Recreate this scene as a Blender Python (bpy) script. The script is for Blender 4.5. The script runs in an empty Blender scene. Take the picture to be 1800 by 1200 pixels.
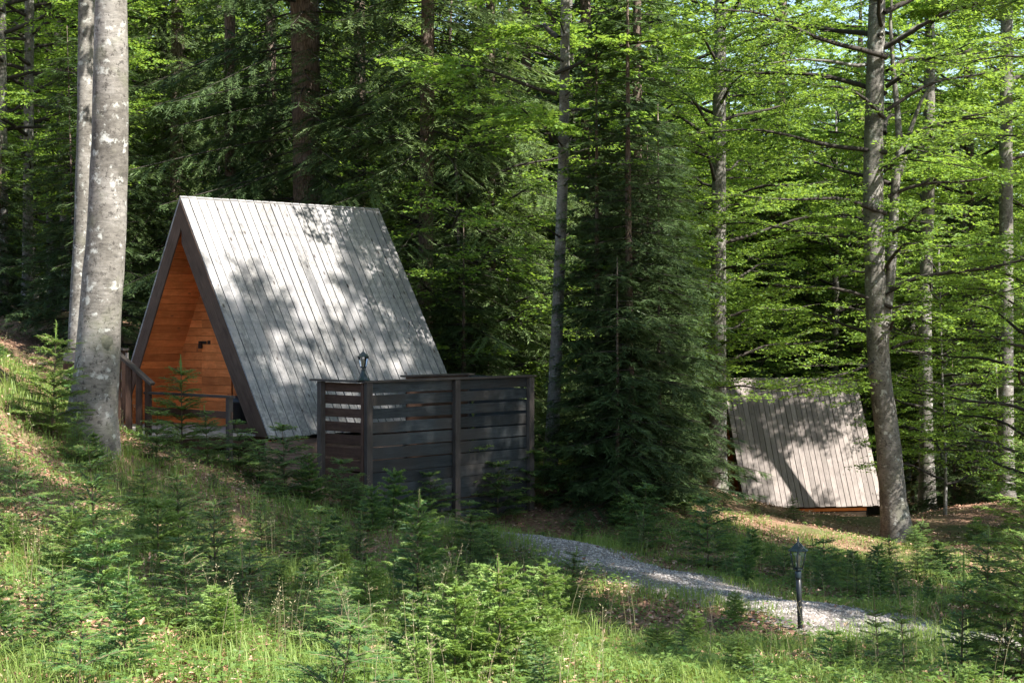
import bpy, math, random
import numpy as np
from mathutils import Matrix, Vector, Euler

rad = math.radians
scene = bpy.context.scene
C = scene.collection
R0 = np.random.default_rng(7)
F = 3000.0                                   # focal length in photograph pixels, horizon at row 560


def P(px, py, Y):
    return np.array([(px - 900) / F * Y, Y, (560 - py) / F * Y])


# ------------------------------------------------------------------ camera, sky, sun, exposure
cam = bpy.data.cameras.new('camera')
cam.sensor_width = 36
cam.lens = 60
cam.shift_y = -40 / 1800
cam.clip_end = 3000
cam.clip_start = 0.05
cam_o = bpy.data.objects.new('camera', cam)
cam_o.rotation_euler = (rad(90), 0, 0)
C.objects.link(cam_o)
scene.camera = cam_o

SUN_EL, SUN_AZ = 50.0, 127.0                 # azimuth clockwise from +Y: behind the camera, to the right
sdir = Vector((math.cos(rad(SUN_EL)) * math.sin(rad(SUN_AZ)), math.cos(rad(SUN_EL)) * math.cos(rad(SUN_AZ)), math.sin(rad(SUN_EL))))
w = bpy.data.worlds.new('World')
scene.world = w
w.use_nodes = True
nt = w.node_tree
bg = nt.nodes['Background']
sky = nt.nodes.new('ShaderNodeTexSky')
sky.sky_type = 'NISHITA'
sky.sun_disc = False
sky.sun_elevation = rad(SUN_EL)
sky.sun_rotation = rad(SUN_AZ)
sky.ozone_density = 1.5
nt.links.new(sky.outputs[0], bg.inputs[0])
bg.inputs[1].default_value = 0.085
sun = bpy.data.lights.new('sun', 'SUN')
sun.energy = 5.0
sun.angle = rad(0.55)
sun.color = (1.0, 0.95, 0.87)
sun_o = bpy.data.objects.new('sun', sun)
sun_o.rotation_euler = sdir.to_track_quat('Z', 'Y').to_euler()
sun_o.location = (20, -20, 40)
C.objects.link(sun_o)
scene.view_settings.view_transform = 'Standard'
scene.view_settings.look = 'None'
scene.view_settings.gamma = 1
scene.view_settings.use_curve_mapping = False
scene.view_settings.exposure = 1.85
scene.cycles.max_bounces = 6
scene.cycles.diffuse_bounces = 4
scene.cycles.glossy_bounces = 2
scene.cycles.transmission_bounces = 4
scene.cycles.transparent_max_bounces = 6
scene.cycles.caustics_reflective = False
scene.cycles.caustics_refractive = False


# ------------------------------------------------------------------ helpers
def mesh(name, V, T, mats, midx=None, smooth=False):
    V = np.asarray(V, dtype=np.float32).reshape(-1, 3)
    T = np.asarray(T, dtype=np.int32).reshape(-1, 3)
    me = bpy.data.meshes.new(name)
    me.vertices.add(len(V))
    me.vertices.foreach_set('co', V.ravel())
    me.loops.add(T.size)
    me.loops.foreach_set('vertex_index', T.ravel())
    me.polygons.add(len(T))
    me.polygons.foreach_set('loop_start', np.arange(0, T.size, 3, dtype=np.int32))
    for m in (mats if isinstance(mats, (list, tuple)) else [mats]):
        me.materials.append(m)
    if midx is not None:
        me.polygons.foreach_set('material_index', np.asarray(midx, dtype=np.int32))
    me.update(calc_edges=True)
    sm = np.full(len(T), bool(smooth)) if isinstance(smooth, bool) else np.asarray(smooth, dtype=bool)
    me.polygons.foreach_set('use_smooth', sm)
    return me


class Buf:
    def __init__(self):
        self.v, self.t, self.m, self.s, self.n = [], [], [], [], 0

    def add(self, V, T, mi=0, smooth=False):
        V = np.asarray(V, float).reshape(-1, 3)
        T = np.asarray(T, int).reshape(-1, 3)
        self.v.append(V)
        self.t.append(T + self.n)
        self.m.append(np.full(len(T), mi) if np.isscalar(mi) else np.asarray(mi))
        self.s.append(np.full(len(T), smooth))
        self.n += len(V)

    def box(self, lo, hi, mi=0):
        self.hexa([(lo[0], lo[1], lo[2]), (hi[0], lo[1], lo[2]), (hi[0], hi[1], lo[2]), (lo[0], hi[1], lo[2]),
                   (lo[0], lo[1], hi[2]), (hi[0], lo[1], hi[2]), (hi[0], hi[1], hi[2]), (lo[0], hi[1], hi[2])], mi)

    def hexa(self, c, mi=0):
        q = [(0, 3, 2, 1), (4, 5, 6, 7), (0, 1, 5, 4), (1, 2, 6, 5), (2, 3, 7, 6), (3, 0, 4, 7)]
        self.add(c, [t for a in q for t in ((a[0], a[1], a[2]), (a[0], a[2], a[3]))], mi)

    def tube(self, pts, r, n=6, mi=0, wob=None, cap=True):
        pts = np.asarray(pts, float)
        r = np.broadcast_to(np.asarray(r, float), (len(pts),))
        tan = np.gradient(pts, axis=0)
        tan /= np.linalg.norm(tan, axis=1)[:, None] + 1e-9
        ref = np.array([0.0, 0, 1]) if abs(tan[:, 2]).mean() < 0.8 else np.array([1.0, 0, 0])
        a = np.cross(tan, ref)
        a /= np.linalg.norm(a, axis=1)[:, None] + 1e-9
        b = np.cross(tan, a)
        ang = np.arange(n) * 2 * math.pi / n
        rr = r[:, None] * np.ones(n)
        if wob is not None:
            rr = rr * wob
        V = pts[:, None] + rr[..., None] * (a[:, None] * np.cos(ang)[None, :, None] + b[:, None] * np.sin(ang)[None, :, None])
        k = len(pts)
        i, j = np.meshgrid(np.arange(k - 1), np.arange(n), indexing='ij')
        A, B = i * n + j, i * n + (j + 1) % n
        D, E_ = A + n, B + n
        T = np.concatenate([np.stack([A, B, E_], -1).reshape(-1, 3), np.stack([A, E_, D], -1).reshape(-1, 3)])
        V = V.reshape(-1, 3)
        if cap:
            V = np.vstack([V, pts[-1], pts[0]])
            c = k * n
            T = np.vstack([T, [((k - 1) * n + q, (k - 1) * n + (q + 1) % n, c) for q in range(n)], [((q + 1) % n, q, c + 1) for q in range(n)]])
        self.add(V, T, mi, True)

    def lathe(self, prof, n=12, mi=0, off=(0, 0, 0), rot=0.0, smooth=False):
        prof = np.asarray(prof, float)
        ang = np.arange(n) * 2 * math.pi / n + rot
        V = np.stack([prof[:, 0, None] * np.cos(ang), prof[:, 0, None] * np.sin(ang), np.repeat(prof[:, 1, None], n, 1)], -1) + np.array(off)
        k = len(prof)
        T = []
        for i in range(k - 1):
            for j in range(n):
                a, b = i * n + j, i * n + (j + 1) % n
                T += [(a, b, b + n), (a, b + n, a + n)]
        self.add(V.reshape(-1, 3), T, mi, smooth)

    def arrays(self):
        return np.vstack(self.v), np.vstack(self.t), np.concatenate(self.m), np.concatenate(self.s)

    def mesh(self, name, mats):
        V, T, m, s = self.arrays()
        return mesh(name, V, T, mats, m, s)

    def obj(self, name, mats, parent=None):
        return link(name, self.mesh(name, mats), parent)


def link(name, me, parent=None, mat=None):
    o = bpy.data.objects.new(name, me)
    C.objects.link(o)
    if parent is not None:
        o.parent = parent
    if mat is not None:
        o.matrix_basis = mat
    return o


def tag(o, label, cat, group=None):
    o['label'] = label
    o['category'] = cat
    if group:
        o['group'] = group
    return o


def thing(name, label, cat, loc=(0, 0, 0), rotz=0.0, group=None):
    o = bpy.data.objects.new(name, None)
    o.empty_display_size = 0.1
    C.objects.link(o)
    o.location = loc
    o.rotation_euler = (0, 0, rotz)
    return tag(o, label, cat, group)


_beams = {}


def beam(name, p0, p1, wid, thk, mat, parent, up=(0, 0, 1), cham=0.003):
    """a sawn board from p0 to p1: width across, thickness along up, long edges chamfered; local x runs along the grain"""
    p0, p1, up = Vector(p0), Vector(p1), Vector(up)
    x = (p1 - p0)
    L = x.length
    x.normalize()
    y = up.cross(x).normalized()
    z = x.cross(y)
    key = (round(L, 3), round(wid, 3), round(thk, 3), mat.name)
    if key not in _beams:
        c = min(cham, wid / 4, thk / 4)
        h, t = wid / 2, thk / 2
        ring = [(-h, -t + c), (-h, t - c), (-h + c, t), (h - c, t), (h, t - c), (h, -t + c), (h - c, -t), (-h + c, -t)]
        V = [(xx, a, b) for xx in (-L / 2, L / 2) for a, b in ring]
        T = []
        for i in range(8):
            j = (i + 1) % 8
            T += [(i, j, 8 + j), (i, 8 + j, 8 + i)]
        for i in range(1, 7):
            T += [(0, i + 1, i), (8, 8 + i, 9 + i)]
        _beams[key] = mesh(name, V, T, mat)
    M = Matrix((x, y, z)).transposed().to_4x4()
    M.translation = (p0 + p1) / 2
    return link(name, _beams[key], parent, M)


# ------------------------------------------------------------------ materials
def newmat(name):
    m = bpy.data.materials.new(name)
    m.use_nodes = True
    t = m.node_tree
    for n in list(t.nodes):
        if n.type != 'OUTPUT_MATERIAL':
            t.nodes.remove(n)
    return m, t, t.nodes['Material Output']


def N(t, kind, **kw):
    n = t.nodes.new(kind)
    for k, v in kw.items():
        if k.startswith('i_'):
            n.inputs[k[2:].replace('_', ' ')].default_value = v
        elif k[0] == 'i' and k[1:].isdigit():
            n.inputs[int(k[1:])].default_value = v
        else:
            setattr(n, k, v)
    return n


def ramp(t, fac, stops):
    r = t.nodes.new('ShaderNodeValToRGB')
    e = r.color_ramp.elements
    while len(e) < len(stops):
        e.new(0.5)
    for el, (p, c) in zip(e, stops):
        el.position = p
        el.color = (*c, 1) if len(c) == 3 else c
    t.links.new(fac, r.inputs[0])
    return r.outputs[0]


def mix(t, fac, a, b, mode='MIX'):
    n = t.nodes.new('ShaderNodeMix')
    n.data_type = 'RGBA'
    n.blend_type = mode
    for s, v in ((0, fac), (6, a), (7, b)):
        if isinstance(v, (int, float)):
            n.inputs[s].default_value = v
        elif isinstance(v, tuple):
            n.inputs[s].default_value = (*v, 1)
        else:
            t.links.new(v, n.inputs[s])
    return n.outputs[2]


def wood(name, dark, light, knots=0.0, stain=None, rough=0.8, vary=0.25, gscale=1.0):
    m, t, out = newmat(name)
    tc = N(t, 'ShaderNodeTexCoord')
    oi = N(t, 'ShaderNodeObjectInfo')
    off = N(t, 'ShaderNodeVectorMath', operation='SCALE')
    off.inputs[0].default_value = (37.0, 91.0, 53.0)
    t.links.new(oi.outputs['Random'], off.inputs['Scale'])
    add = N(t, 'ShaderNodeVectorMath', operation='ADD')
    t.links.new(tc.outputs['Object'], add.inputs[0])
    t.links.new(off.outputs[0], add.inputs[1])
    mp = N(t, 'ShaderNodeMapping')
    mp.inputs['Scale'].default_value = (1.6 * gscale, 26 * gscale, 26 * gscale)
    t.links.new(add.outputs[0], mp.inputs[0])
    n1 = N(t, 'ShaderNodeTexNoise', i_Scale=1.5, i_Detail=6.0, i_Roughness=0.65, i_Distortion=1.2)
    t.links.new(mp.outputs[0], n1.inputs['Vector'])
    col = ramp(t, n1.outputs[0], [(0.3, dark), (0.7, light)])
    n2 = N(t, 'ShaderNodeTexNoise', i_Scale=3.0, i_Detail=5.0, i_Roughness=0.7)
    t.links.new(add.outputs[0], n2.inputs['Vector'])
    blot = ramp(t, n2.outputs[0], [(0.3, (0.62, 0.62, 0.62)), (0.7, (1.12, 1.12, 1.12))])
    col = mix(t, 0.8, col, blot, 'MULTIPLY')
    if knots > 0.9:
        n6 = N(t, 'ShaderNodeTexNoise', i_Scale=13.0, i_Detail=8.0, i_Roughness=0.8)
        t.links.new(tc.outputs['Object'], n6.inputs['Vector'])
        col = mix(t, 0.75, col, ramp(t, n6.outputs[0], [(0.38, (0.42, 0.43, 0.45)), (0.6, (1.2, 1.18, 1.16))]), 'MULTIPLY')
    if stain:
        n3 = N(t, 'ShaderNodeTexNoise', i_Scale=1.1, i_Detail=4.0)
        t.links.new(add.outputs[0], n3.inputs['Vector'])
        f = ramp(t, n3.outputs[0], [(0.45, (0, 0, 0)), (0.68, (0.8, 0.8, 0.8))])
        col = mix(t, f, col, stain)
    if knots:
        mk = N(t, 'ShaderNodeMapping')
        mk.inputs['Scale'].default_value = (2.6, 6.0, 1.0)
        t.links.new(add.outputs[0], mk.inputs[0])
        vo = N(t, 'ShaderNodeTexVoronoi', i_Scale=1.0)
        t.links.new(mk.outputs[0], vo.inputs['Vector'])
        f = ramp(t, vo.outputs['Distance'], [(0.07, (knots, knots, knots)), (0.13, (0, 0, 0))])
        col = mix(t, f, col, (0.05, 0.04, 0.035))
    vr = N(t, 'ShaderNodeMapRange')
    vr.inputs[3].default_value = 1 - vary
    vr.inputs[4].default_value = 1 + vary * 0.6
    t.links.new(oi.outputs['Random'], vr.inputs[0])
    vm = N(t, 'ShaderNodeVectorMath', operation='SCALE')
    t.links.new(col, vm.inputs[0])
    t.links.new(vr.outputs[0], vm.inputs['Scale'])
    b = N(t, 'ShaderNodeBsdfPrincipled', i_Roughness=rough)
    b.inputs['Specular IOR Level'].default_value = 0.15
    t.links.new(vm.outputs[0], b.inputs['Base Color'])
    bu = N(t, 'ShaderNodeBump', i_Strength=0.5, i_Distance=0.006)
    t.links.new(n1.outputs[0], bu.inputs['Height'])
    t.links.new(bu.outputs[0], b.inputs['Normal'])
    t.links.new(b.outputs[0], out.inputs[0])
    return m


def foliage(name, c1, c2, trans, tmix=0.35, rough=0.55, hue=0.0, spec=0.35):
    m, t, out = newmat(name)
    g = N(t, 'ShaderNodeNewGeometry')
    oi = N(t, 'ShaderNodeObjectInfo')
    col = mix(t, g.outputs['Random Per Island'], c1, c2)
    mr = N(t, 'ShaderNodeMapRange')
    mr.inputs[3].default_value = 0.8
    mr.inputs[4].default_value = 1.2
    t.links.new(oi.outputs['Random'], mr.inputs[0])
    vm = N(t, 'ShaderNodeVectorMath', operation='SCALE')
    t.links.new(col, vm.inputs[0])
    t.links.new(mr.outputs[0], vm.inputs['Scale'])
    b = N(t, 'ShaderNodeBsdfPrincipled', i_Roughness=rough)
    b.inputs['Specular IOR Level'].default_value = spec
    t.links.new(vm.outputs[0], b.inputs['Base Color'])
    tr = N(t, 'ShaderNodeBsdfTranslucent')
    tr.inputs[0].default_value = (*trans, 1)
    ms = N(t, 'ShaderNodeMixShader')
    ms.inputs[0].default_value = tmix
    t.links.new(b.outputs[0], ms.inputs[1])
    t.links.new(tr.outputs[0], ms.inputs[2])
    t.links.new(ms.outputs[0], out.inputs[0])
    return m


def plain(name, col, rough=0.6, metal=0.0, noise=0.0, nscale=20.0, spec=0.5):
    m, t, out = newmat(name)
    b = N(t, 'ShaderNodeBsdfPrincipled', i_Roughness=rough, i_Metallic=metal)
    b.inputs['Specular IOR Level'].default_value = spec
    if noise:
        tc = N(t, 'ShaderNodeTexCoord')
        n = N(t, 'ShaderNodeTexNoise', i_Scale=nscale, i_Detail=5.0)
        t.links.new(tc.outputs['Object'], n.inputs['Vector'])
        lo = tuple(c * (1 - noise) for c in col)
        hi = tuple(c * (1 + noise) for c in col)
        t.links.new(ramp(t, n.outputs[0], [(0.3, lo), (0.7, hi)]), b.inputs['Base Color'])
        bu = N(t, 'ShaderNodeBump', i_Strength=0.3, i_Distance=0.01)
        t.links.new(n.outputs[0], bu.inputs['Height'])
        t.links.new(bu.outputs[0], b.inputs['Normal'])
    else:
        b.inputs['Base Color'].default_value = (*col, 1)
    t.links.new(b.outputs[0], out.inputs[0])
    return m


def bark_beech():
    m, t, out = newmat('beech_bark')
    tc = N(t, 'ShaderNodeTexCoord')
    oi = N(t, 'ShaderNodeObjectInfo')
    add = N(t, 'ShaderNodeVectorMath', operation='ADD')
    t.links.new(tc.outputs['Object'], add.inputs[0])
    sc = N(t, 'ShaderNodeVectorMath', operation='SCALE')
    sc.inputs[0].default_value = (31, 17, 47)
    t.links.new(oi.outputs['Random'], sc.inputs['Scale'])
    t.links.new(sc.outputs[0], add.inputs[1])
    v = add.outputs[0]
    n1 = N(t, 'ShaderNodeTexNoise', i_Scale=1.6, i_Detail=7.0, i_Roughness=0.7)
    t.links.new(v, n1.inputs['Vector'])
    col = ramp(t, n1.outputs[0], [(0.32, (0.075, 0.068, 0.058)), (0.5, (0.165, 0.152, 0.135)), (0.7, (0.27, 0.255, 0.235))])
    mp = N(t, 'ShaderNodeMapping')
    mp.inputs['Scale'].default_value = (4, 4, 16)
    t.links.new(v, mp.inputs[0])
    n2 = N(t, 'ShaderNodeTexNoise', i_Scale=2.2, i_Detail=6.0, i_Roughness=0.75)
    t.links.new(mp.outputs[0], n2.inputs['Vector'])
    col = mix(t, 0.55, col, ramp(t, n2.outputs[0], [(0.36, (0.35, 0.35, 0.35)), (0.62, (1.25, 1.25, 1.25))]), 'MULTIPLY')
    n3 = N(t, 'ShaderNodeTexNoise', i_Scale=7.0, i_Detail=5.0, i_Roughness=0.6)
    t.links.new(v, n3.inputs['Vector'])
    col = mix(t, ramp(t, n3.outputs[0], [(0.58, (0, 0, 0)), (0.66, (0.7, 0.7, 0.7))]), col, (0.46, 0.47, 0.44))
    n4 = N(t, 'ShaderNodeTexNoise', i_Scale=15.0, i_Detail=6.0, i_Roughness=0.75)
    t.links.new(v, n4.inputs['Vector'])
    col = mix(t, ramp(t, n4.outputs[0], [(0.55, (0, 0, 0)), (0.60, (0.85, 0.85, 0.85))]), col, (0.05, 0.045, 0.04))
    n5 = N(t, 'ShaderNodeTexNoise', i_Scale=2.3, i_Detail=4.0)
    t.links.new(v, n5.inputs['Vector'])
    col = mix(t, ramp(t, n5.outputs[0], [(0.56, (0, 0, 0)), (0.72, (0.45, 0.45, 0.45))]), col, (0.14, 0.15, 0.09))
    b = N(t, 'ShaderNodeBsdfPrincipled', i_Roughness=0.85)
    b.inputs['Specular IOR Level'].default_value = 0.25
    t.links.new(col, b.inputs['Base Color'])
    bu = N(t, 'ShaderNodeBump', i_Strength=0.5, i_Distance=0.012)
    t.links.new(n2.outputs[0], bu.inputs['Height'])
    t.links.new(bu.outputs[0], b.inputs['Normal'])
    t.links.new(b.outputs[0], out.inputs[0])
    return m


def bark_spruce():
    m, t, out = newmat('spruce_bark')
    tc = N(t, 'ShaderNodeTexCoord')
    mp = N(t, 'ShaderNodeMapping')
    mp.inputs['Scale'].default_value = (14, 14, 3.5)
    t.links.new(tc.outputs['Object'], mp.inputs[0])
    vo = N(t, 'ShaderNodeTexVoronoi', i_Scale=1.6, feature='DISTANCE_TO_EDGE')
    t.links.new(mp.outputs[0], vo.inputs['Vector'])
    n = N(t, 'ShaderNodeTexNoise', i_Scale=2.0, i_Detail=6.0, i_Roughness=0.7)
    t.links.new(mp.outputs[0], n.inputs['Vector'])
    col = ramp(t, n.outputs[0], [(0.3, (0.09, 0.065, 0.05)), (0.55, (0.17, 0.13, 0.105)), (0.75, (0.28, 0.24, 0.21))])
    col = mix(t, 0.8, col, ramp(t, vo.outputs[0], [(0.0, (0.35, 0.35, 0.35)), (0.15, (1, 1, 1))]), 'MULTIPLY')
    b = N(t, 'ShaderNodeBsdfPrincipled', i_Roughness=0.9)
    b.inputs['Specular IOR Level'].default_value = 0.2
    t.links.new(col, b.inputs['Base Color'])
    bu = N(t, 'ShaderNodeBump', i_Strength=0.8, i_Distance=0.02)
    t.links.new(n.outputs[0], bu.inputs['Height'])
    t.links.new(bu.outputs[0], b.inputs['Normal'])
    t.links.new(b.outputs[0], out.inputs[0])
    return m


def ground_mat():
    m, t, out = newmat('forest_floor')
    tc = N(t, 'ShaderNodeTexCoord')
    v = tc.outputs['Object']
    big = N(t, 'ShaderNodeTexNoise', i_Scale=0.45, i_Detail=5.0, i_Roughness=0.6)
    t.links.new(v, big.inputs['Vector'])
    fine = N(t, 'ShaderNodeTexNoise', i_Scale=14.0, i_Detail=6.0, i_Roughness=0.75)
    t.links.new(v, fine.inputs['Vector'])
    vo = N(t, 'ShaderNodeTexVoronoi', i_Scale=22.0)
    t.links.new(v, vo.inputs['Vector'])
    litter = mix(t, 0.55, ramp(t, fine.outputs[0], [(0.3, (0.08, 0.045, 0.03)), (0.55, (0.21, 0.125, 0.085)), (0.75, (0.36, 0.24, 0.17))]),
                 mix(t, vo.outputs['Color'], (0.11, 0.06, 0.04), (0.36, 0.23, 0.16)))
    moss = ramp(t, fine.outputs[0], [(0.3, (0.03, 0.045, 0.015)), (0.7, (0.09, 0.12, 0.035))])
    col = mix(t, ramp(t, big.outputs[0], [(0.45, (0, 0, 0)), (0.62, (0.85, 0.85, 0.85))]), litter, moss)
    b = N(t, 'ShaderNodeBsdfPrincipled', i_Roughness=0.95)
    b.inputs['Specular IOR Level'].default_value = 0.1
    t.links.new(col, b.inputs['Base Color'])
    bu = N(t, 'ShaderNodeBump', i_Strength=0.9, i_Distance=0.03)
    t.links.new(fine.outputs[0], bu.inputs['Height'])
    t.links.new(bu.outputs[0], b.inputs['Normal'])
    t.links.new(b.outputs[0], out.inputs[0])
    return m


def island_mat(name, stops, rough=0.8, spec=0.25):
    m, t, out = newmat(name)
    g = N(t, 'ShaderNodeNewGeometry')
    b = N(t, 'ShaderNodeBsdfPrincipled', i_Roughness=rough)
    b.inputs['Specular IOR Level'].default_value = spec
    t.links.new(ramp(t, g.outputs['Random Per Island'], stops), b.inputs['Base Color'])
    t.links.new(b.outputs[0], out.inputs[0])
    return m


def glass_mat():
    m, t, out = newmat('lantern_glass')
    tr = N(t, 'ShaderNodeBsdfTransparent')
    gl = N(t, 'ShaderNodeBsdfGlossy', i_Roughness=0.05)
    fr = N(t, 'ShaderNodeFresnel', i_IOR=1.45)
    ms = N(t, 'ShaderNodeMixShader')
    t.links.new(fr.outputs[0], ms.inputs[0])
    t.links.new(tr.outputs[0], ms.inputs[1])
    t.links.new(gl.outputs[0], ms.inputs[2])
    t.links.new(ms.outputs[0], out.inputs[0])
    return m


M_ROOF = wood('weathered_roof_wood', (0.19, 0.186, 0.186), (0.40, 0.388, 0.38), knots=0.95, stain=(0.23, 0.225, 0.235), vary=0.2)
M_ROOF2 = wood('weathered_brown_roof_wood', (0.15, 0.128, 0.118), (0.28, 0.245, 0.228), knots=0.5, stain=(0.19, 0.165, 0.15), vary=0.22)
M_ORANGE = wood('orange_larch', (0.62, 0.17, 0.045), (0.86, 0.30, 0.095), knots=0.6, vary=0.3)
M_FASCIA = wood('grey_brown_board', (0.075, 0.047, 0.034), (0.14, 0.095, 0.072), vary=0.1)
M_BROWN = wood('brown_stained_board', (0.065, 0.036, 0.026), (0.14, 0.083, 0.06), vary=0.25)
M_FENCE = wood('shade_toned_weathered_board', (0.022, 0.026, 0.028), (0.068, 0.076, 0.08), stain=(0.055, 0.045, 0.038), vary=0.35)  # darker, bluer tone puts the tree shade on the screen into the colour
M_POST = wood('grey_post_wood', (0.058, 0.047, 0.04), (0.125, 0.105, 0.094), vary=0.25)
M_DECK = wood('pale_deck_wood', (0.33, 0.28, 0.25), (0.52, 0.46, 0.42), vary=0.2)
M_PLINTH = wood('pinkish_plinth_board', (0.19, 0.13, 0.105), (0.34, 0.25, 0.21), vary=0.2)
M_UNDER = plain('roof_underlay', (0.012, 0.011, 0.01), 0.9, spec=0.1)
M_BEECH = bark_beech()
M_SPRUCE = bark_spruce()
M_TWIG = plain('twig_bark', (0.03, 0.024, 0.019), 0.9, noise=0.4)
M_STEM = plain('sapling_stem', (0.11, 0.08, 0.045), 0.85, noise=0.35)
M_BLEAF = foliage('beech_leaf', (0.075, 0.15, 0.022), (0.165, 0.265, 0.048), (0.33, 0.49, 0.06), 0.43)
M_NEEDLE = foliage('fir_needles', (0.028, 0.055, 0.02), (0.075, 0.115, 0.038), (0.10, 0.17, 0.04), 0.22)
M_NEEDLE2 = foliage('pale_spruce_needles', (0.06, 0.10, 0.035), (0.13, 0.18, 0.065), (0.17, 0.25, 0.06), 0.25)
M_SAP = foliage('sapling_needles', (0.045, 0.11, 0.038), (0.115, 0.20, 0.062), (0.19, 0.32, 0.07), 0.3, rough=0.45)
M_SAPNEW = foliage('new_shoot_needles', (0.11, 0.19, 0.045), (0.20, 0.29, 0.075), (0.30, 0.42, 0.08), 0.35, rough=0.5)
M_GRASS = foliage('grass_blade', (0.075, 0.145, 0.025), (0.21, 0.27, 0.07), (0.32, 0.42, 0.07), 0.38)
M_HERB = foliage('herb_leaf', (0.06, 0.125, 0.03), (0.15, 0.24, 0.055), (0.27, 0.42, 0.07), 0.36)
M_STRAW = foliage('dry_grass', (0.33, 0.28, 0.15), (0.48, 0.42, 0.27), (0.4, 0.35, 0.2), 0.3)
M_LITTER = island_mat('fallen_leaf', [(0.0, (0.10, 0.05, 0.03)), (0.4, (0.26, 0.14, 0.09)), (0.75, (0.40, 0.25, 0.17)), (1.0, (0.50, 0.36, 0.27))])
M_STONE = island_mat('gravel_stone', [(0.0, (0.12, 0.108, 0.10)), (0.5, (0.25, 0.225, 0.21)), (1.0, (0.44, 0.405, 0.38))], 0.85)
M_PATH = plain('gravel_bed', (0.19, 0.165, 0.15), 0.95, noise=0.45, nscale=45.0, spec=0.1)
M_GROUND = ground_mat()
M_IRON = plain('dark_lantern_metal', (0.018, 0.032, 0.038), 0.35, noise=0.25, nscale=60)
M_POLE = plain('black_pole_paint', (0.012, 0.014, 0.015), 0.4)
M_CANDLE = plain('cream_lamp_tube', (0.28, 0.25, 0.17), 0.5)
M_GLASS = glass_mat()
M_BLACK = plain('black_plastic', (0.012, 0.012, 0.013), 0.45)
M_STEEL = plain('dark_lock_metal', (0.05, 0.045, 0.04), 0.45, 0.6)
M_SCAR = plain('healed_branch_scar', (0.15, 0.145, 0.10), 0.9, noise=0.35, nscale=25)
M_DEAD = island_mat('rust_dead_needles', [(0, (0.12, 0.055, 0.03)), (1, (0.24, 0.12, 0.07))])

# ------------------------------------------------------------------ terrain
_ctl = [P(*a) for a in [
    (165, 775, 20), (0, 1200, 9), (900, 1200, 10), (1800, 1200, 11.5), (1403, 1112, 16), (950, 952, 22.5), (1240, 1050, 18),
    (1700, 1152, 14.5), (648, 890, 25.2), (935, 905, 27.8), (472, 812, 25.5), (300, 900, 19), (100, 1000, 13), (0, 800, 17),
    (50, 655, 24), (100, 675, 27), (1450, 975, 30), (1575, 950, 37), (1420, 915, 50), (1400, 920, 46), (1540, 925, 46), (1330, 915, 45), (1470, 925, 50), (1350, 935, 51), (1380, 930, 48.5), (1540, 925, 52), (1800, 955, 35), (1600, 1055, 22),
    (1800, 1100, 16), (965, 808, 36), (1262, 872, 43), (1040, 885, 28), (1628, 905, 48), (1768, 878, 44), (0, 605, 35), (600, 930, 21), (235, 782, 24.6), (320, 805, 23), (400, 805, 24.2), (250, 775, 26.2), (150, 735, 25)]]
_ctl += [np.array(a, float) for a in [
    (-0.7, 28.7, -2.65), (-3.7, 31.4, -1.9), (-3.9, 25.0, -2.1), (-7.4, 28.6, -1.9), (-40, 60, 2), (-20, 100, 1), (0, 100, -6), (30, 100, -9), (40, 60, -8), (-60, 20, 5),
    (40, 10, -6), (-40, -30, 1), (0, -30, -1), (40, -30, -4), (0, 0, -1.65), (0, 5, -1.85), (-10, 42, 0), (0, 60, -4.5),
    (-200, 100, 10), (200, 100, -16), (0, 300, -9), (-200, 300, 6), (200, 300, -18), (-200, -100, 8), (200, -100, -14)]]
_ctl = np.array(_ctl)


def _solve():
    n = len(_ctl)
    d = np.hypot(_ctl[:, None, 0] - _ctl[None, :, 0], _ctl[:, None, 1] - _ctl[None, :, 1])
    A = np.zeros((n + 3, n + 3))
    A[:n, :n] = np.sqrt(d * d + 4.0) - np.eye(n) * 0.05
    A[:n, n] = 1
    A[:n, n + 1:] = _ctl[:, :2] / 100
    A[n:, :n] = A[:n, n:].T
    return np.linalg.solve(A, np.concatenate([_ctl[:, 2], np.zeros(3)]))


_sol = _solve()


def hz(x, y):
    x = np.asarray(x, float)
    y = np.asarray(y, float)
    sh = np.broadcast(x, y).shape
    xf, yf = np.broadcast_to(x, sh).ravel(), np.broadcast_to(y, sh).ravel()
    n = len(_ctl)
    d = np.sqrt((xf[:, None] - _ctl[None, :, 0]) ** 2 + (yf[:, None] - _ctl[None, :, 1]) ** 2 + 4.0)
    z = d @ _sol[:n] + _sol[n] + _sol[n + 1] * xf / 100 + _sol[n + 2] * yf / 100
    b = 0.03 * np.sin(xf * 1.7 + yf * 0.6) + 0.03 * np.sin(yf * 2.1 - xf * 0.9) + 0.018 * np.sin(xf * 4.3 + 1.0) * np.sin(yf * 3.7)
    return (z + b).reshape(sh)


def hz1(x, y):
    return float(hz(np.array([x]), np.array([y]))[0])


def axis(lo, hi, f0, f1, fine, grow):
    a = list(np.arange(f0, f1 + 1e-6, fine))
    s = fine
    while a[-1] < hi:
        s *= grow
        a.append(a[-1] + s)
    s = fine
    while a[0] > lo:
        s *= grow
        a.insert(0, a[0] - s)
    return np.array(a)


gx, gy = axis(-900, 900, -14, 16, 0.26, 1.22), axis(-500, 1500, 4, 54, 0.26, 1.22)
X, Y = np.meshgrid(gx, gy, indexing='ij')
Z = hz(np.clip(X, -220, 220), np.clip(Y, -110, 320))
nx, ny = X.shape
i, j = np.meshgrid(np.arange(nx - 1), np.arange(ny - 1), indexing='ij')
a = (i * ny + j).ravel()
T = np.concatenate([np.stack([a, a + ny, a + ny + 1], -1), np.stack([a, a + ny + 1, a + 1], -1)])
g = link('forest_ground', mesh('forest_ground', np.stack([X, Y, Z], -1), T, M_GROUND, smooth=True))
g['kind'] = 'structure'

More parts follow.
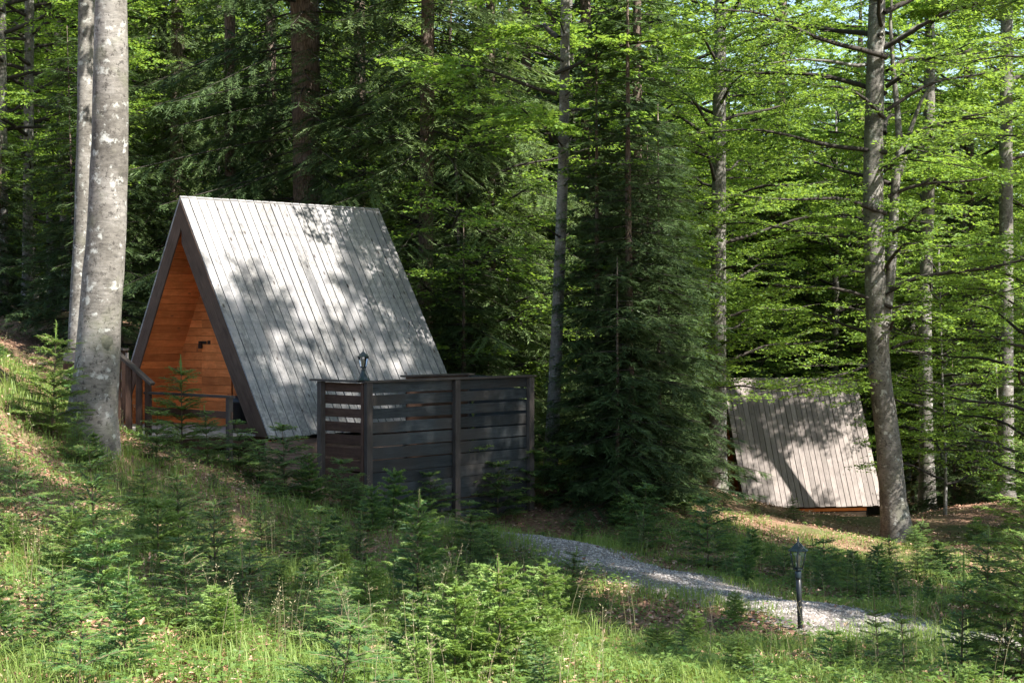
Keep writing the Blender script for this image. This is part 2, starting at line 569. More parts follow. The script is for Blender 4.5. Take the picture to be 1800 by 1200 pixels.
# gravel path
path_pts = np.array([(-1.6, 26.2), (-0.6, 24.3), (0.35, 22.5), (1.3, 20.4), (2.2, 18.5), (3.05, 17.0), (3.95, 15.4), (5.3, 13.6), (8, 11.5), (13, 9)])


def path_sample(n):
    s = np.concatenate([[0], np.cumsum(np.hypot(*np.diff(path_pts, axis=0).T))])
    q = np.linspace(0, s[-1], n)
    return np.stack([np.interp(q, s, path_pts[:, 0]), np.interp(q, s, path_pts[:, 1])], -1)


pc = path_sample(140)
k5 = np.ones(9) / 9
pcs = np.stack([np.convolve(np.pad(pc[:, c], 4, mode='edge'), k5, 'valid') for c in (0, 1)], -1)
tg = np.gradient(pcs, axis=0)
tg /= np.linalg.norm(tg, axis=1)[:, None]
nr = np.stack([tg[:, 1], -tg[:, 0]], -1)
PW = 0.92
cols = np.linspace(-1, 1, 9)
wl = PW * (1 + 0.12 * np.sin(np.arange(140) * 0.7) + 0.1 * np.sin(np.arange(140) * 1.9 + 1))
grid = pcs[:, None] + nr[:, None] * (cols[None, :, None] * wl[:, None, None])
zz = hz(grid[..., 0], grid[..., 1]) + 0.03 * (1 - cols[None, :] ** 2) + 0.008
zz[:, [0, -1]] -= 0.03
i, j = np.meshgrid(np.arange(139), np.arange(8), indexing='ij')
a = (i * 9 + j).ravel()
T = np.concatenate([np.stack([a, a + 1, a + 10], -1), np.stack([a, a + 10, a + 9], -1)])
pth = link('gravel_path', mesh('gravel_path', np.concatenate([grid, zz[..., None]], -1), T, M_PATH, smooth=True))
pth['kind'] = 'structure'


def path_dist(x, y):
    d = np.hypot(x[:, None] - pcs[None, :, 0], y[:, None] - pcs[None, :, 1])
    return d.min(1)


# ------------------------------------------------------------------ cabins
H, W, WL, LEN, NPL = 3.709, 2.214, 1.88, 4.28, 26
DREC = 0.85


def cabin(root, mroof, detailed, zA, mor):
    zf = zA - H
    th = math.atan2(H, W)
    S = math.hypot(H, W)
    thl = math.atan2(H, WL)
    # roof slabs (underlay) of both slopes; thickness measured square to the slope
    b = Buf()
    tk = 0.11
    nR = np.array([math.sin(th), 0, math.cos(th)])
    nL = np.array([-math.sin(thl), 0, math.cos(thl)])
    ap = np.array([0, 0, zA])
    # outer surfaces sit 28 mm under the cladding planks
    zin = tk / math.cos(th)
    for (n_, foot, sgn) in ((nR, np.array([W, 0, zf]), 1), (nL, np.array([-WL, 0, zf]), -1)):
        top = ap - np.array([0, 0, 0.03 / math.cos(th)])
        o0, o1 = top, foot - n_ * 0.034
        i0 = ap - np.array([0, 0, zin])
        i1 = foot - n_ * tk
        c = [o0 + [0, 0.03, 0], o1 + [0, 0.03, 0], o1 + [0, LEN - 0.03, 0], o0 + [0, LEN - 0.03, 0], i0 + [0, 0.03, 0], i1 + [0, 0.03, 0], i1 + [0, LEN - 0.03, 0], i0 + [0, LEN - 0.03, 0]]
        if sgn > 0:
            c = c[4:] + c[:4]
        else:
            pass
        b.hexa(c, 0)
    # far slope's cladding as one sheet
    o0, o1 = ap.copy(), np.array([-WL, 0, zf])
    b.hexa([o0 - nL * 0.027 + [0, 0, 0], o1 - nL * 0.027, o1 - nL * 0.027 + [0, LEN, 0], o0 - nL * 0.027 + [0, LEN, 0],
            o0 - [0.004, 0, 0.004], o1, o1 + [0, LEN, 0], o0 + [-0.004, LEN, -0.004]], 1)
    roof = b.obj('roof', [M_UNDER, mroof], root)
    rr = random.Random(5)
    pw = LEN / NPL
    lens = [S - 0.012, S, S + 0.008]
    for k in range(NPL):
        y = (k + 0.5) * pw
        Lk = rr.choice(lens)
        d = Vector((math.cos(th), 0, -math.sin(th)))
        up = Vector(nR)
        o = Vector((0, y + rr.uniform(-0.0015, 0.0015), zA)) - up * (0.0125 + rr.uniform(0, 0.004))
        beam('plank', o + d * -0.012 + Vector((0, rr.uniform(-0.002, 0.002), 0)), o + d * Lk, pw - rr.choice((0.012, 0.016, 0.02)), 0.025, mroof, roof, up=up, cham=0.002)
    # barge boards along the gable edges, front and back
    for y, yy in ((0.0, 1), (LEN, -1)):
        for sgn, n_, foot, tt in ((1, nR, np.array([W, 0, zf]), th), (-1, nL, np.array([-WL, 0, zf]), thl)):
            d = (foot - ap) / np.linalg.norm(foot - ap)
            wd = 0.22
            e = 0.030 / math.tan(math.pi / 2 - tt) if False else 0.0
            outer0 = ap - [0, 0, 0.031 / math.cos(tt)]
            outer1 = foot - n_ * 0.031
            in0 = ap - [0, 0, (0.031 + wd) / math.cos(tt)]
            in1 = foot - n_ * (0.031 + wd) 
            # clip lower end level with the foot
            in1 = in1 + d * ((zf - in1[2]) / d[2])
            outer1 = outer1 + d * ((zf - outer1[2]) / d[2])
            y0, y1 = (y + 0.003, y + 0.029) if yy > 0 else (y - 0.029, y - 0.003)
            c = [outer0, outer1, in1, in0]
            bb = Buf()
            lo = [p + np.array([0, y0, 0]) for p in c]
            hi = [p + np.array([0, y1, 0]) for p in c]
            bb.hexa(lo + hi if sgn < 0 else hi + lo, 0)
            # mesh in board space so that the grain follows the slope
            V, T_, m_, s_ = bb.arrays()
            x_ = Vector(d)
            z_ = Vector((0, -1, 0))
            y_ = z_.cross(x_)
            M = Matrix((x_, y_, z_)).transposed().to_4x4()
            M.translation = Vector((ap + foot) / 2)
            Mi = np.array(M.inverted())
            V = V @ Mi[:3, :3].T + Mi[:3, 3]
            o = link('barge_board', mesh('barge_board', V, T_, M_FASCIA), root, M)
            if yy > 0 and detailed:
                # second, inner strip set back behind the first
                q = 0.26
                i0 = ap - [0, 0, (0.12 + q) / math.cos(tt)]
                i1 = foot - n_ * (0.12 + q)
                i1 = i1 + d * ((zf - i1[2]) / d[2])
                bb = Buf()
                c2 = [ap - [0, 0, 0.115 / math.cos(tt)], foot - n_ * 0.115 + d * 0.0, i1, i0]
                c2[1] = c2[1] + d * ((zf - c2[1][2]) / d[2])
                lo = [p + np.array([0, 0.033, 0]) for p in c2]
                hi = [p + np.array([0, 0.075, 0]) for p in c2]
                bb.hexa(lo + hi if sgn < 0 else hi + lo, 0)
                V, T_, m_, s_ = bb.arrays()
                V = V @ Mi[:3, :3].T + Mi[:3, 3]
                if sgn > 0:
                    link('inner_barge_board', mesh('inner_barge_board', V, T_, M_FASCIA), root, M)
    # front wall: dark backing plus boards one by one, with the door let in
    dz = 0.132
    zfl = zf + 0.04

    def xr(z):
        return (zA - tk / math.cos(th) - z) * W / H - 0.004

    def xl(z):
        return -(zA - tk / math.cos(thl) - z) * WL / H + 0.004

    b = Buf()
    ztop = zA - 0.30
    yb = DREC + 0.025
    V = [(xl(zfl), yb, zfl), (xr(zfl), yb, zfl), (0, yb, ztop), (xl(zfl), yb + 0.06, zfl), (xr(zfl), yb + 0.06, zfl), (0, yb + 0.06, ztop)]
    b.add(V, [(0, 1, 2), (3, 5, 4), (0, 3, 4), (0, 4, 1), (1, 4, 5), (1, 5, 2), (2, 5, 3), (2, 3, 0)])
    wall = b.obj('front_wall', [M_UNDER], root)
    # rear wall
    b = Buf()
    yb2 = LEN - 0.25
    V = [(xl(zf), yb2, zf), (xr(zf), yb2, zf), (0, yb2, ztop), (xl(zf), yb2 + 0.06, zf), (xr(zf), yb2 + 0.06, zf), (0, yb2 + 0.06, ztop)]
    b.add(V, [(0, 1, 2), (3, 5, 4), (0, 3, 4), (0, 4, 1), (1, 4, 5), (1, 5, 2), (2, 5, 3), (2, 3, 0)])
    b.obj('rear_wall', [mor], root)
    dl, dr, dtop = -0.54, 0.25, zfl + 14 * dz
    door = None
    if detailed:
        b = Buf()
        b.box((dl + 0.004, yb - 0.022, zfl + 0.02), (dr - 0.004, yb - 0.002, dtop - 0.002))
        door = b.obj('door', [M_UNDER], root)
    z = zfl
    row = 0
    while z < zA - 0.45:
        z1 = min(z + dz - 0.005, zA - 0.42)
        spans = [(None, None)]
        if detailed and z1 < dtop:
            spans = [(None, dl - 0.009), (dl + 0.009, dr - 0.007), (dr + 0.007, None)]
        for si, (s0, s1) in enumerate(spans):
            a0, a1 = (xl(z), xl(z1)) if s0 is None else (max(s0, xl(z)), max(s0, xl(z1)))
            b0, b1 = (xr(z), xr(z1)) if s1 is None else (min(s1, xr(z)), min(s1, xr(z1)))
            if b1 - a1 < 0.03:
                continue
            isdoor = si == 1
            yo = DREC - (0.022 if isdoor else 0.0) - rr.uniform(0, 0.002)
            cx, cz = (a0 + b0) / 2, (z + z1) / 2
            bb = Buf()
            c = [(a0 - cx, 0, z - cz), (b0 - cx, 0, z - cz), (b1 - cx, 0, z1 - cz), (a1 - cx, 0, z1 - cz)]
            bb.hexa([(p[0], 0.0, p[2]) for p in c] + [(p[0], 0.022, p[2]) for p in c][0:4], 0)
            V, T_, m_, s_ = bb.arrays()
            T_ = T_[:, ::-1]
            link('door_board' if isdoor else 'wall_board', mesh('wall_board', V, T_, mor), door if isdoor else wall, Matrix.Translation((cx, yo, cz)))
        z += dz
        row += 1
    # soffit boards under the far overhang, running into the porch
    b = Buf()
    i0, i1 = ap - [0, 0, (tk + 0.002) / math.cos(thl)], np.array([-WL, 0, zf]) - nL * (tk + 0.002)
    b.hexa([i0 + [0, 0.08, 0], i1 + [0, 0.08, 0], i1 + [0, DREC, 0], i0 + [0, DREC, 0], i0 - nL * .01 + [0, 0.08, 0], i1 - nL * .01 + [0, 0.08, 0], i1 - nL * .01 + [0, DREC, 0], i0 - nL * .01 + [0, DREC, 0]])
    soff = b.obj('soffit', [M_UNDER], root)
    d = (i1 - i0) / np.linalg.norm(i1 - i0)
    Ls = np.linalg.norm(i1 - i0)
    s = 0.14
    while s < Ls - 0.1:
        c = i0 + d * (s + 0.066) - nL * (0.02 + rr.uniform(0, 0.002))
        beam('soffit_board', c + [0, 0.078, 0], c + [0, DREC - 0.001, 0], 0.127, 0.02, mor, soff, up=tuple(-nL))
        s += 0.133
    i0, i1 = ap - [0, 0, (tk + 0.002) / math.cos(th)], np.array([W, 0, zf]) - nR * (tk + 0.002)
    b = Buf()
    o_ = -nR * .02
    b.hexa([i0 + [0, 0.08, 0] + o_, i1 + [0, 0.08, 0] + o_, i1 + [0, DREC, 0] + o_, i0 + [0, DREC, 0] + o_, i0 + [0, 0.08, 0], i1 + [0, 0.08, 0], i1 + [0, DREC, 0], i0 + [0, DREC, 0]])
    b.obj('near_soffit', [mor], root)
    return zf, door


# main cabin
A1 = P(316, 345, 27)
az1 = -rad(42.8)
c1 = thing('a_frame_cabin', 'large A-frame cabin with silvery plank roof and orange larch gable', 'cabin', (A1[0], A1[1], 0), az1, 'A-frame cabins')
zf1, door1 = cabin(c1, M_ROOF, True, A1[2], M_ORANGE)
# floor frame, plinth boards, deck
fz = zf1 + 0.035
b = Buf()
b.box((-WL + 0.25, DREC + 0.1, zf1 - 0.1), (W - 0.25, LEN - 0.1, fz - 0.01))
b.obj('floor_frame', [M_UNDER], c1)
for k in range(4):
    beam('plinth_board', (W - 0.14, 0.05, zf1 - 0.075 - k * 0.147), (W - 0.14, LEN - 0.05, zf1 - 0.075 - k * 0.147), 0.028, 0.142, M_PLINTH, c1)
for k in range(6):
    beam('skirt_board', (-1.85, 0.10 + (k % 2) * 0.004, zf1 - 0.06 - k * 0.147), (W - 0.165, 0.10 + (k % 2) * 0.004, zf1 - 0.06 - k * 0.147), 0.028, 0.142, M_BROWN, c1)
deck = Buf()
deck.box((-1.8, -1.25, fz - 0.2), (1.55, 0.08, fz - 0.045))
dk = deck.obj('deck', [M_BROWN], c1)
for k in range(15):
    y = -1.25 + 0.07 + k * 0.142
    x1 = 1.6 if y < 0.05 else 1.85
    beam('deck_board', (-1.82, y, fz - 0.02), (x1, y, fz - 0.02), 0.134, 0.034, M_DECK, dk)
for k in range(2):
    beam('deck_skirt', (-1.8, -1.27, fz - 0.12 - k * 0.15), (1.6, -1.27, fz - 0.12 - k * 0.15), 0.026, 0.14, M_BROWN, dk)
# wood panel beside the right foot of the gable
for k in range(3):
    beam('side_panel_board', (1.25, 0.12, fz + 0.09 + k * 0.15 - 0.02), (W - 0.5 - 0.09 * k, 0.12, fz + 0.09 + k * 0.15 - 0.02), 0.024, 0.14, M_BROWN, c1) if k == 0 else None
# padlock and hasp on the door seam
lk = Buf()
zl = (560 - 605) / F * 27.8
lk.box((-0.60, DREC - 0.04, zl + 0.005), (-0.40, DREC - 0.023, zl + 0.05))
lk.box((-0.56, DREC - 0.075, zl - 0.07), (-0.49, DREC - 0.041, zl - 0.0))
lk.tube([(-0.545, DREC - 0.055, zl - 0.01), (-0.545, DREC - 0.055, zl + 0.03), (-0.525, DREC - 0.055, zl + 0.045), (-0.505, DREC - 0.055, zl + 0.03), (-0.505, DREC - 0.055, zl - 0.01)], 0.007, 6)
lk.box((-0.545, DREC - 0.06, zl + 0.01), (-0.505, DREC - 0.038, zl + 0.03))
lk.box((-0.36, DREC - 0.04, zl + 0.0), (-0.30, DREC - 0.023, zl + 0.06))
lk.obj('padlock', [M_STEEL], door1)

# second cabin
A2 = P(1270, 665, 52)
c2 = thing('a_frame_cabin', 'distant A-frame cabin with brownish plank roof among trees downhill', 'cabin', (A2[0], A2[1], 0), -rad(80), 'A-frame cabins')
zf2, _d = cabin(c2, M_ROOF2, False, A2[2], M_ORANGE)
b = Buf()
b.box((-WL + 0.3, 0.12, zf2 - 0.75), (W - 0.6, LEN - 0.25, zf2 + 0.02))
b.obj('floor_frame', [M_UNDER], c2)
beam('sill_board', (W - 0.24, 0.5, zf2 - 0.085), (W - 0.24, LEN - 0.45, zf2 - 0.085), 0.03, 0.15, M_ORANGE, c2)
beam('plinth_board', (W - 0.27, 0.5, zf2 - 0.27), (W - 0.27, LEN - 0.45, zf2 - 0.27), 0.03, 0.15, M_PLINTH, c2)
beam('plinth_board', (W - 0.27, 0.5, zf2 - 0.43), (W - 0.27, LEN - 0.45, zf2 - 0.43), 0.03, 0.15, M_PLINTH, c2)

cabin_M = Matrix.Translation((A1[0], A1[1], 0)) @ Matrix.Rotation(az1, 4, 'Z')


def cw(x, y, z):
    return np.array(cabin_M @ Vector((x, y, z)))


# black bin on the porch by the right foot
bn = Buf()
bn.lathe([(0.0, 0), (0.17, 0), (0.19, 0.05), (0.215, 0.42), (0.23, 0.43), (0.23, 0.46), (0.19, 0.52), (0.06, 0.55), (0, 0.55)], 20, smooth=True)
bo = bn.obj('bin', [M_BLACK])
bo.matrix_world = cabin_M @ Matrix.Translation((1.02, 0.42, fz))
tag(bo, 'black rounded bin standing in the porch beside the right roof edge', 'bin')

# front railing of the deck
rl = thing('deck_railing', 'low brown deck railing across the front of the orange gable', 'railing', cw(0, -1.2, fz), az1)
zr = (560 - 684.5) / F * 26.7 - fz


def px_to_local_x(px, y):
    # x on the cabin's local line y whose image column is px
    k = (px - 900) / F
    ca, sa = math.cos(az1), math.sin(az1)
    # X = Ax + ca x - sa y ; Y = Ay + sa x + ca y
    return (k * (A1[1] + ca * y) - A1[0] + sa * y) / (ca - k * sa)


xa, xb = px_to_local_x(259, -1.2), px_to_local_x(407, -1.2)
beam('top_rail', (xa - 0.03, 0, zr), (xb + 0.02, 0, zr), 0.10, 0.035, M_POST, rl)
beam('lower_rail', (xa, 0.012, zr - 0.26), (xb, 0.012, zr - 0.26), 0.03, 0.10, M_BROWN, rl)
for x in (xa + 0.03, xb - 0.05):
    beam('post', (x, 0, -0.45), (x, 0, zr - 0.02), 0.075, 0.075, M_POST, rl, up=(1, 0, 0))

# stair rail coming down to the deck from the uphill side
h0, h1 = P(203, 617, 25.6), P(268, 675, 25.3)
st = thing('stair_railing', 'sloping brown stair handrail with upright balusters right of the pale trunk', 'railing', tuple(P(235, 765, 25.5)))
o_ = P(235, 765, 25.5)
dx = (h1 - h0)
beam('handrail', h0 - dx * 0.15 - o_, h1 - o_, 0.11, 0.045, M_POST, st)
for px_, yb_ in ((206, 768), (226, 766), (244, 764), (260, 762)):
    q = P(px_, 0, 25.48)
    f_ = (q[0] - h0[0]) / dx[0]
    zt = h0[2] + dx[2] * f_ - 0.03
    beam('baluster', (q[0] - o_[0], 0.0, P(0, yb_ + 12, 25.5)[2] - o_[2]), (q[0] - o_[0], 0.0, zt - o_[2]), 0.07, 0.09, M_BROWN, st, up=(1, 0, 0))
g0, g1 = P(118, 613, 27.0), P(222, 614, 26.3)
gw = thing('walkway_railing', 'boarded walkway railing half hidden behind the pale trunk', 'railing', tuple(P(118, 690, 27)))
o_ = P(118, 690, 27)
beam('cap_rail', g0 - o_, g1 - o_, 0.12, 0.035, M_POST, gw)
for yy, hh, mm in ((627, 0.13, M_DECK), (643, 0.11, M_BROWN), (660, 0.13, M_DECK), (676, 0.10, M_BROWN)):  # pale wood paints the sunlit boards, brown the ones between
    beam('rail_board', P(112, yy, 27.05) - o_, P(225, yy, 26.35) - o_, 0.025, hh, mm, gw)
for px_ in (140, 219):
    Yp = 27 - 0.7 * (px_ - 118) / 104 + 0.08
    beam('post', P(px_, 735, Yp) - o_, P(px_, 616, Yp) - o_, 0.08, 0.08, M_BROWN, gw, up=(1, 0, 0))
po = P(75, 745, 23.5)
pz = hz1(po[0], po[1])
pst = thing('wooden_post', 'lone brown wooden post left of the pale trunk behind a fir', 'post', (po[0], po[1], pz))
beam('shaft', (0, 0, -0.3), (0, 0, P(75, 640, 23.5)[2] - pz), 0.08, 0.08, M_BROWN, pst, up=(1, 0, 0))
beam('cap', (-0.055, 0, P(75, 640, 23.5)[2] - pz + 0.012), (0.055, 0, P(75, 640, 23.5)[2] - pz + 0.012), 0.11, 0.02, M_POST, pst)

# ------------------------------------------------------------------ slatted screen beside the cabin
fc = np.array([(648 - 900) / F * 25.17, 25.17])
zt = (560 - 671) / F * 25.17
fs = thing('slatted_screen', 'dark slatted timber screen enclosure beside the main cabin', 'screen', (fc[0], fc[1], zt), az1)
NL_ = 3.56
rows = [(-0.02, 0.155), (-0.205, 0.155), (-0.405, 0.15), (-0.605, 0.165), (-0.795, 0.172), (-0.985, 0.172), (-1.175, 0.175), (-1.357, 0.172), (-1.535, 0.165)]
# local frame: x along p (towards the viewer's right), y along the cabin's ridge
for zc, hgt in rows:
    z_ = zc - hgt / 2
    beam('slat', (-0.055, 0.04, z_), (-0.055, 1.83, z_), 0.024, hgt, M_FENCE, fs)
    beam('slat', (-0.055, 1.87, z_), (-0.055, NL_ - 0.03, z_), 0.024, hgt, M_FENCE, fs)
    hs = hgt - 0.02
    beam('side_slat', (-1.06, 0.05, z_), (-0.07, 0.05, z_), 0.024, hs, M_BROWN, fs)
for zc, hgt, e in ((-1.77, 0.17, 0.4), (-1.96, 0.17, 1.2), (-2.15, 0.17, 1.9)):
    beam('skirt_slat', (-0.06, 0.05 + 0.0 * e, zc), (-0.06, NL_ - 0.05, zc), 0.024, hgt, M_FENCE, fs)
    beam('side_slat', (-1.06, 0.055, zc), (-0.08, 0.055, zc), 0.024, hgt, M_BROWN, fs)
for y in (0.0, 1.85, NL_):
    beam('post', (-0.005, y, -2.3), (-0.005, y, -0.02), 0.07, 0.115, M_POST, fs, up=(0, 1, 0))
beam('post', (-1.06, 0.0, -2.3), (-1.06, 0.0, -0.02), 0.10, 0.09, M_POST, fs, up=(1, 0, 0))
beam('corner_post', (-0.09, -0.01, -2.3), (-0.09, -0.01, -0.02), 0.085, 0.06, M_BROWN, fs, up=(1, 0, 0))
beam('post', (-1.42, NL_, -2.3), (-1.42, NL_, -0.02), 0.10, 0.09, M_POST, fs, up=(1, 0, 0))
beam('cap_rail', (-0.05, -0.09, 0.0), (-0.05, NL_ + 0.10, 0.0), 0.17, 0.03, M_POST, fs)
beam('cap_rail', (-1.22, -0.03, 0.003), (-0.137, -0.03, 0.003), 0.14, 0.03, M_POST, fs)
beam('inner_cap_rail', (-1.42, 2.05, 0.0), (-1.42, NL_ + 0.1, 0.0), 0.14, 0.03, M_POST, fs)
for k in range(12):
    beam('inner_board', (-1.40, 2.1, -0.10 - k * 0.182), (-1.40, NL_, -0.10 - k * 0.182), 0.022, 0.178, M_BROWN, fs)
    beam('end_board', (-1.36, NL_ - 0.02, -0.10 - k * 0.182), (-0.08, NL_ - 0.02, -0.10 - k * 0.182), 0.022, 0.17, M_FENCE, fs)


# ------------------------------------------------------------------ lanterns
def lantern(root, s, z0):
    b = Buf()
    b.lathe([(0.052, 0.0), (0.060, 0.008), (0.060, 0.016), (0.05, 0.02), (0.045, 0.03), (0.0, 0.03)], 6, rot=0.3)
    b.lathe([(0.0, -0.008), (0.022, -0.005), (0.03, 0.002), (0.052, 0.0)], 6, rot=0.3)
    V, T_, m_, s_ = b.arrays()
    link('lantern_cup', mesh('lantern_cup', V * s + [0, 0, z0], T_, [M_IRON], m_), root)
    b = Buf()
    b.lathe([(0.098, 0.205), (0.118, 0.208), (0.122, 0.214), (0.085, 0.235), (0.045, 0.275), (0.022, 0.298), (0.014, 0.302), (0.010, 0.318), (0.016, 0.324), (0.009, 0.331), (0.005, 0.362), (0, 0.364)], 6, rot=0.3)
    b.lathe([(0.0, 0.222), (0.098, 0.205)], 6, rot=0.3)
    V, T_, m_, s_ = b.arrays()
    link('lantern_roof', mesh('lantern_roof', V * s + [0, 0, z0], T_, [M_IRON], m_), root)
    for k in range(6):
        a = 0.3 + k * math.pi / 3
        b = Buf()
        b.tube(np.array([(0.055 * math.cos(a), 0.055 * math.sin(a), 0.014), (0.075 * math.cos(a), 0.075 * math.sin(a), 0.10), (0.096 * math.cos(a), 0.096 * math.sin(a), 0.207)]) * s + [0, 0, z0], 0.006 * s, 5)
        b.obj('rib', [M_IRON], root)
        a2 = a + math.pi / 3
        b = Buf()
        q = [(0.053 * math.cos(a), 0.053 * math.sin(a), 0.018), (0.053 * math.cos(a2), 0.053 * math.sin(a2), 0.018), (0.093 * math.cos(a2), 0.093 * math.sin(a2), 0.205), (0.093 * math.cos(a), 0.093 * math.sin(a), 0.205)]
        b.add(np.array(q) * s + [0, 0, z0], [(0, 1, 2), (0, 2, 3)])
        b.obj('pane', [M_GLASS], root)
    b = Buf()
    b.lathe(np.array([(0.017, 0.03), (0.017, 0.075), (0.022, 0.085), (0.028, 0.115), (0.026, 0.15), (0.012, 0.17), (0, 0.172)]) * s, 10, 0, (0, 0, z0), smooth=True)
    b.obj('lamp_bulb', [M_CANDLE], root)


yl_ = 0.02
pl_ = fs.location + (Matrix.Rotation(az1, 3, 'Z') @ Vector((-0.085, -0.03, 0.018)))
lt = thing('pedestal_lantern', 'dark metal lantern on a flared foot standing on the screen corner', 'lantern', pl_)
b = Buf()
b.lathe([(0.0, 0.0), (0.105, 0.0), (0.108, 0.010), (0.095, 0.018), (0.062, 0.055), (0.038, 0.105), (0.026, 0.145), (0.030, 0.152), (0.030, 0.160), (0.020, 0.168), (0.020, 0.182), (0, 0.182)], 8, rot=0.2)
b.obj('flared_foot', [M_IRON], lt)
lantern(lt, 0.80, 0.185)

lp = P(1403, 1112, 16)
lz = hz1(lp[0], lp[1])
lm = thing('lamp_post', 'short black lamp post with a lantern beside the gravel path', 'lamp', (lp[0], lp[1], lz))
zt_ = P(0, 1000, 16)[2] - lz
b = Buf()
b.tube([(0.03 * (1 - q) , 0, -0.2 * (1 - q) + (zt_ - 0.03) * q) for q in (0, 0.33, 0.66, 1)], 0.025, 14)
b.obj('pole', [M_POLE], lm)
b = Buf()
b.lathe([(0.0, zt_ - 0.09), (0.029, zt_ - 0.09), (0.031, zt_ - 0.07), (0.031, zt_ - 0.02), (0.025, zt_ - 0.012), (0.0, zt_ - 0.01)], 12, smooth=True)
b.obj('collar', [M_IRON], lm)
lantern(lm, 0.86, zt_ - 0.005)


# ------------------------------------------------------------------ foliage generators
def unit(v):
    return v / (np.linalg.norm(v, axis=-1, keepdims=True) + 1e-9)


def kites(base, d, side, L, Wd, fold=0.0, bulge=0.45):
    nrm = np.cross(d, side)
    L, Wd = L[:, None], Wd[:, None]
    m = base + d * L * bulge
    e = nrm * (Wd * fold)
    V = np.stack([base, m + side * Wd / 2 + e, base + d * L, m - side * Wd / 2 + e], 1).reshape(-1, 3)
    k = np.arange(len(base))[:, None] * 4
    T = np.concatenate([k + [0, 1, 2], k + [0, 2, 3]], 1).reshape(-1, 3)
    return V, T


def needles(base, d, side, L, Wd):
    L, Wd = L[:, None], Wd[:, None]
    V = np.stack([base - side * Wd / 2, base + side * Wd / 2, base + d * L], 1).reshape(-1, 3)
    return V, np.arange(len(base) * 3).reshape(-1, 3)


def expand_twigs(rng, tb, td, tl, spacing, blade, width, spread, kind, curl=0.25, radial=0.0):
    """needle-bearing blades along each twig (tb base, td direction, tl length)"""
    n = np.maximum(2, np.ceil(tl / spacing).astype(int))
    idx = np.repeat(np.arange(len(tl)), n)
    st = np.concatenate([[0], np.cumsum(n)[:-1]])
    pos = np.arange(len(idx)) - st[idx]
    f = (pos + rng.uniform(0.2, 0.8, len(idx))) / n[idx]
    sgn = np.where(pos % 2 == 0, 1.0, -1.0)
    d0 = td[idx]
    up = np.array([0, 0, 1.0])
    lat = unit(np.cross(d0, up) + rng.normal(0, 0.02, d0.shape))
    if radial:
        ang = rng.uniform(-radial, radial, len(idx))[:, None]
        nn = np.cross(lat, d0)
        lat = lat * np.cos(ang) + nn * np.sin(ang)
    base = tb[idx] + d0 * (tl[idx] * f)[:, None]
    base[:, 2] -= curl * tl[idx] * f * f * 0.5
    ca, sa = np.cos(spread), np.sin(spread)
    dr = unit(d0 * ca + lat * (sgn * sa)[:, None] + rng.normal(0, 0.16, d0.shape))
    side = unit(np.cross(np.cross(d0, lat), dr) + rng.normal(0, 0.25, d0.shape))
    L = blade * rng.uniform(0.7, 1.25, len(idx))
    Wd = width * rng.uniform(0.8, 1.2, len(idx))
    return (kites if kind == 'kite' else needles)(base, dr, side, L, Wd), idx, f


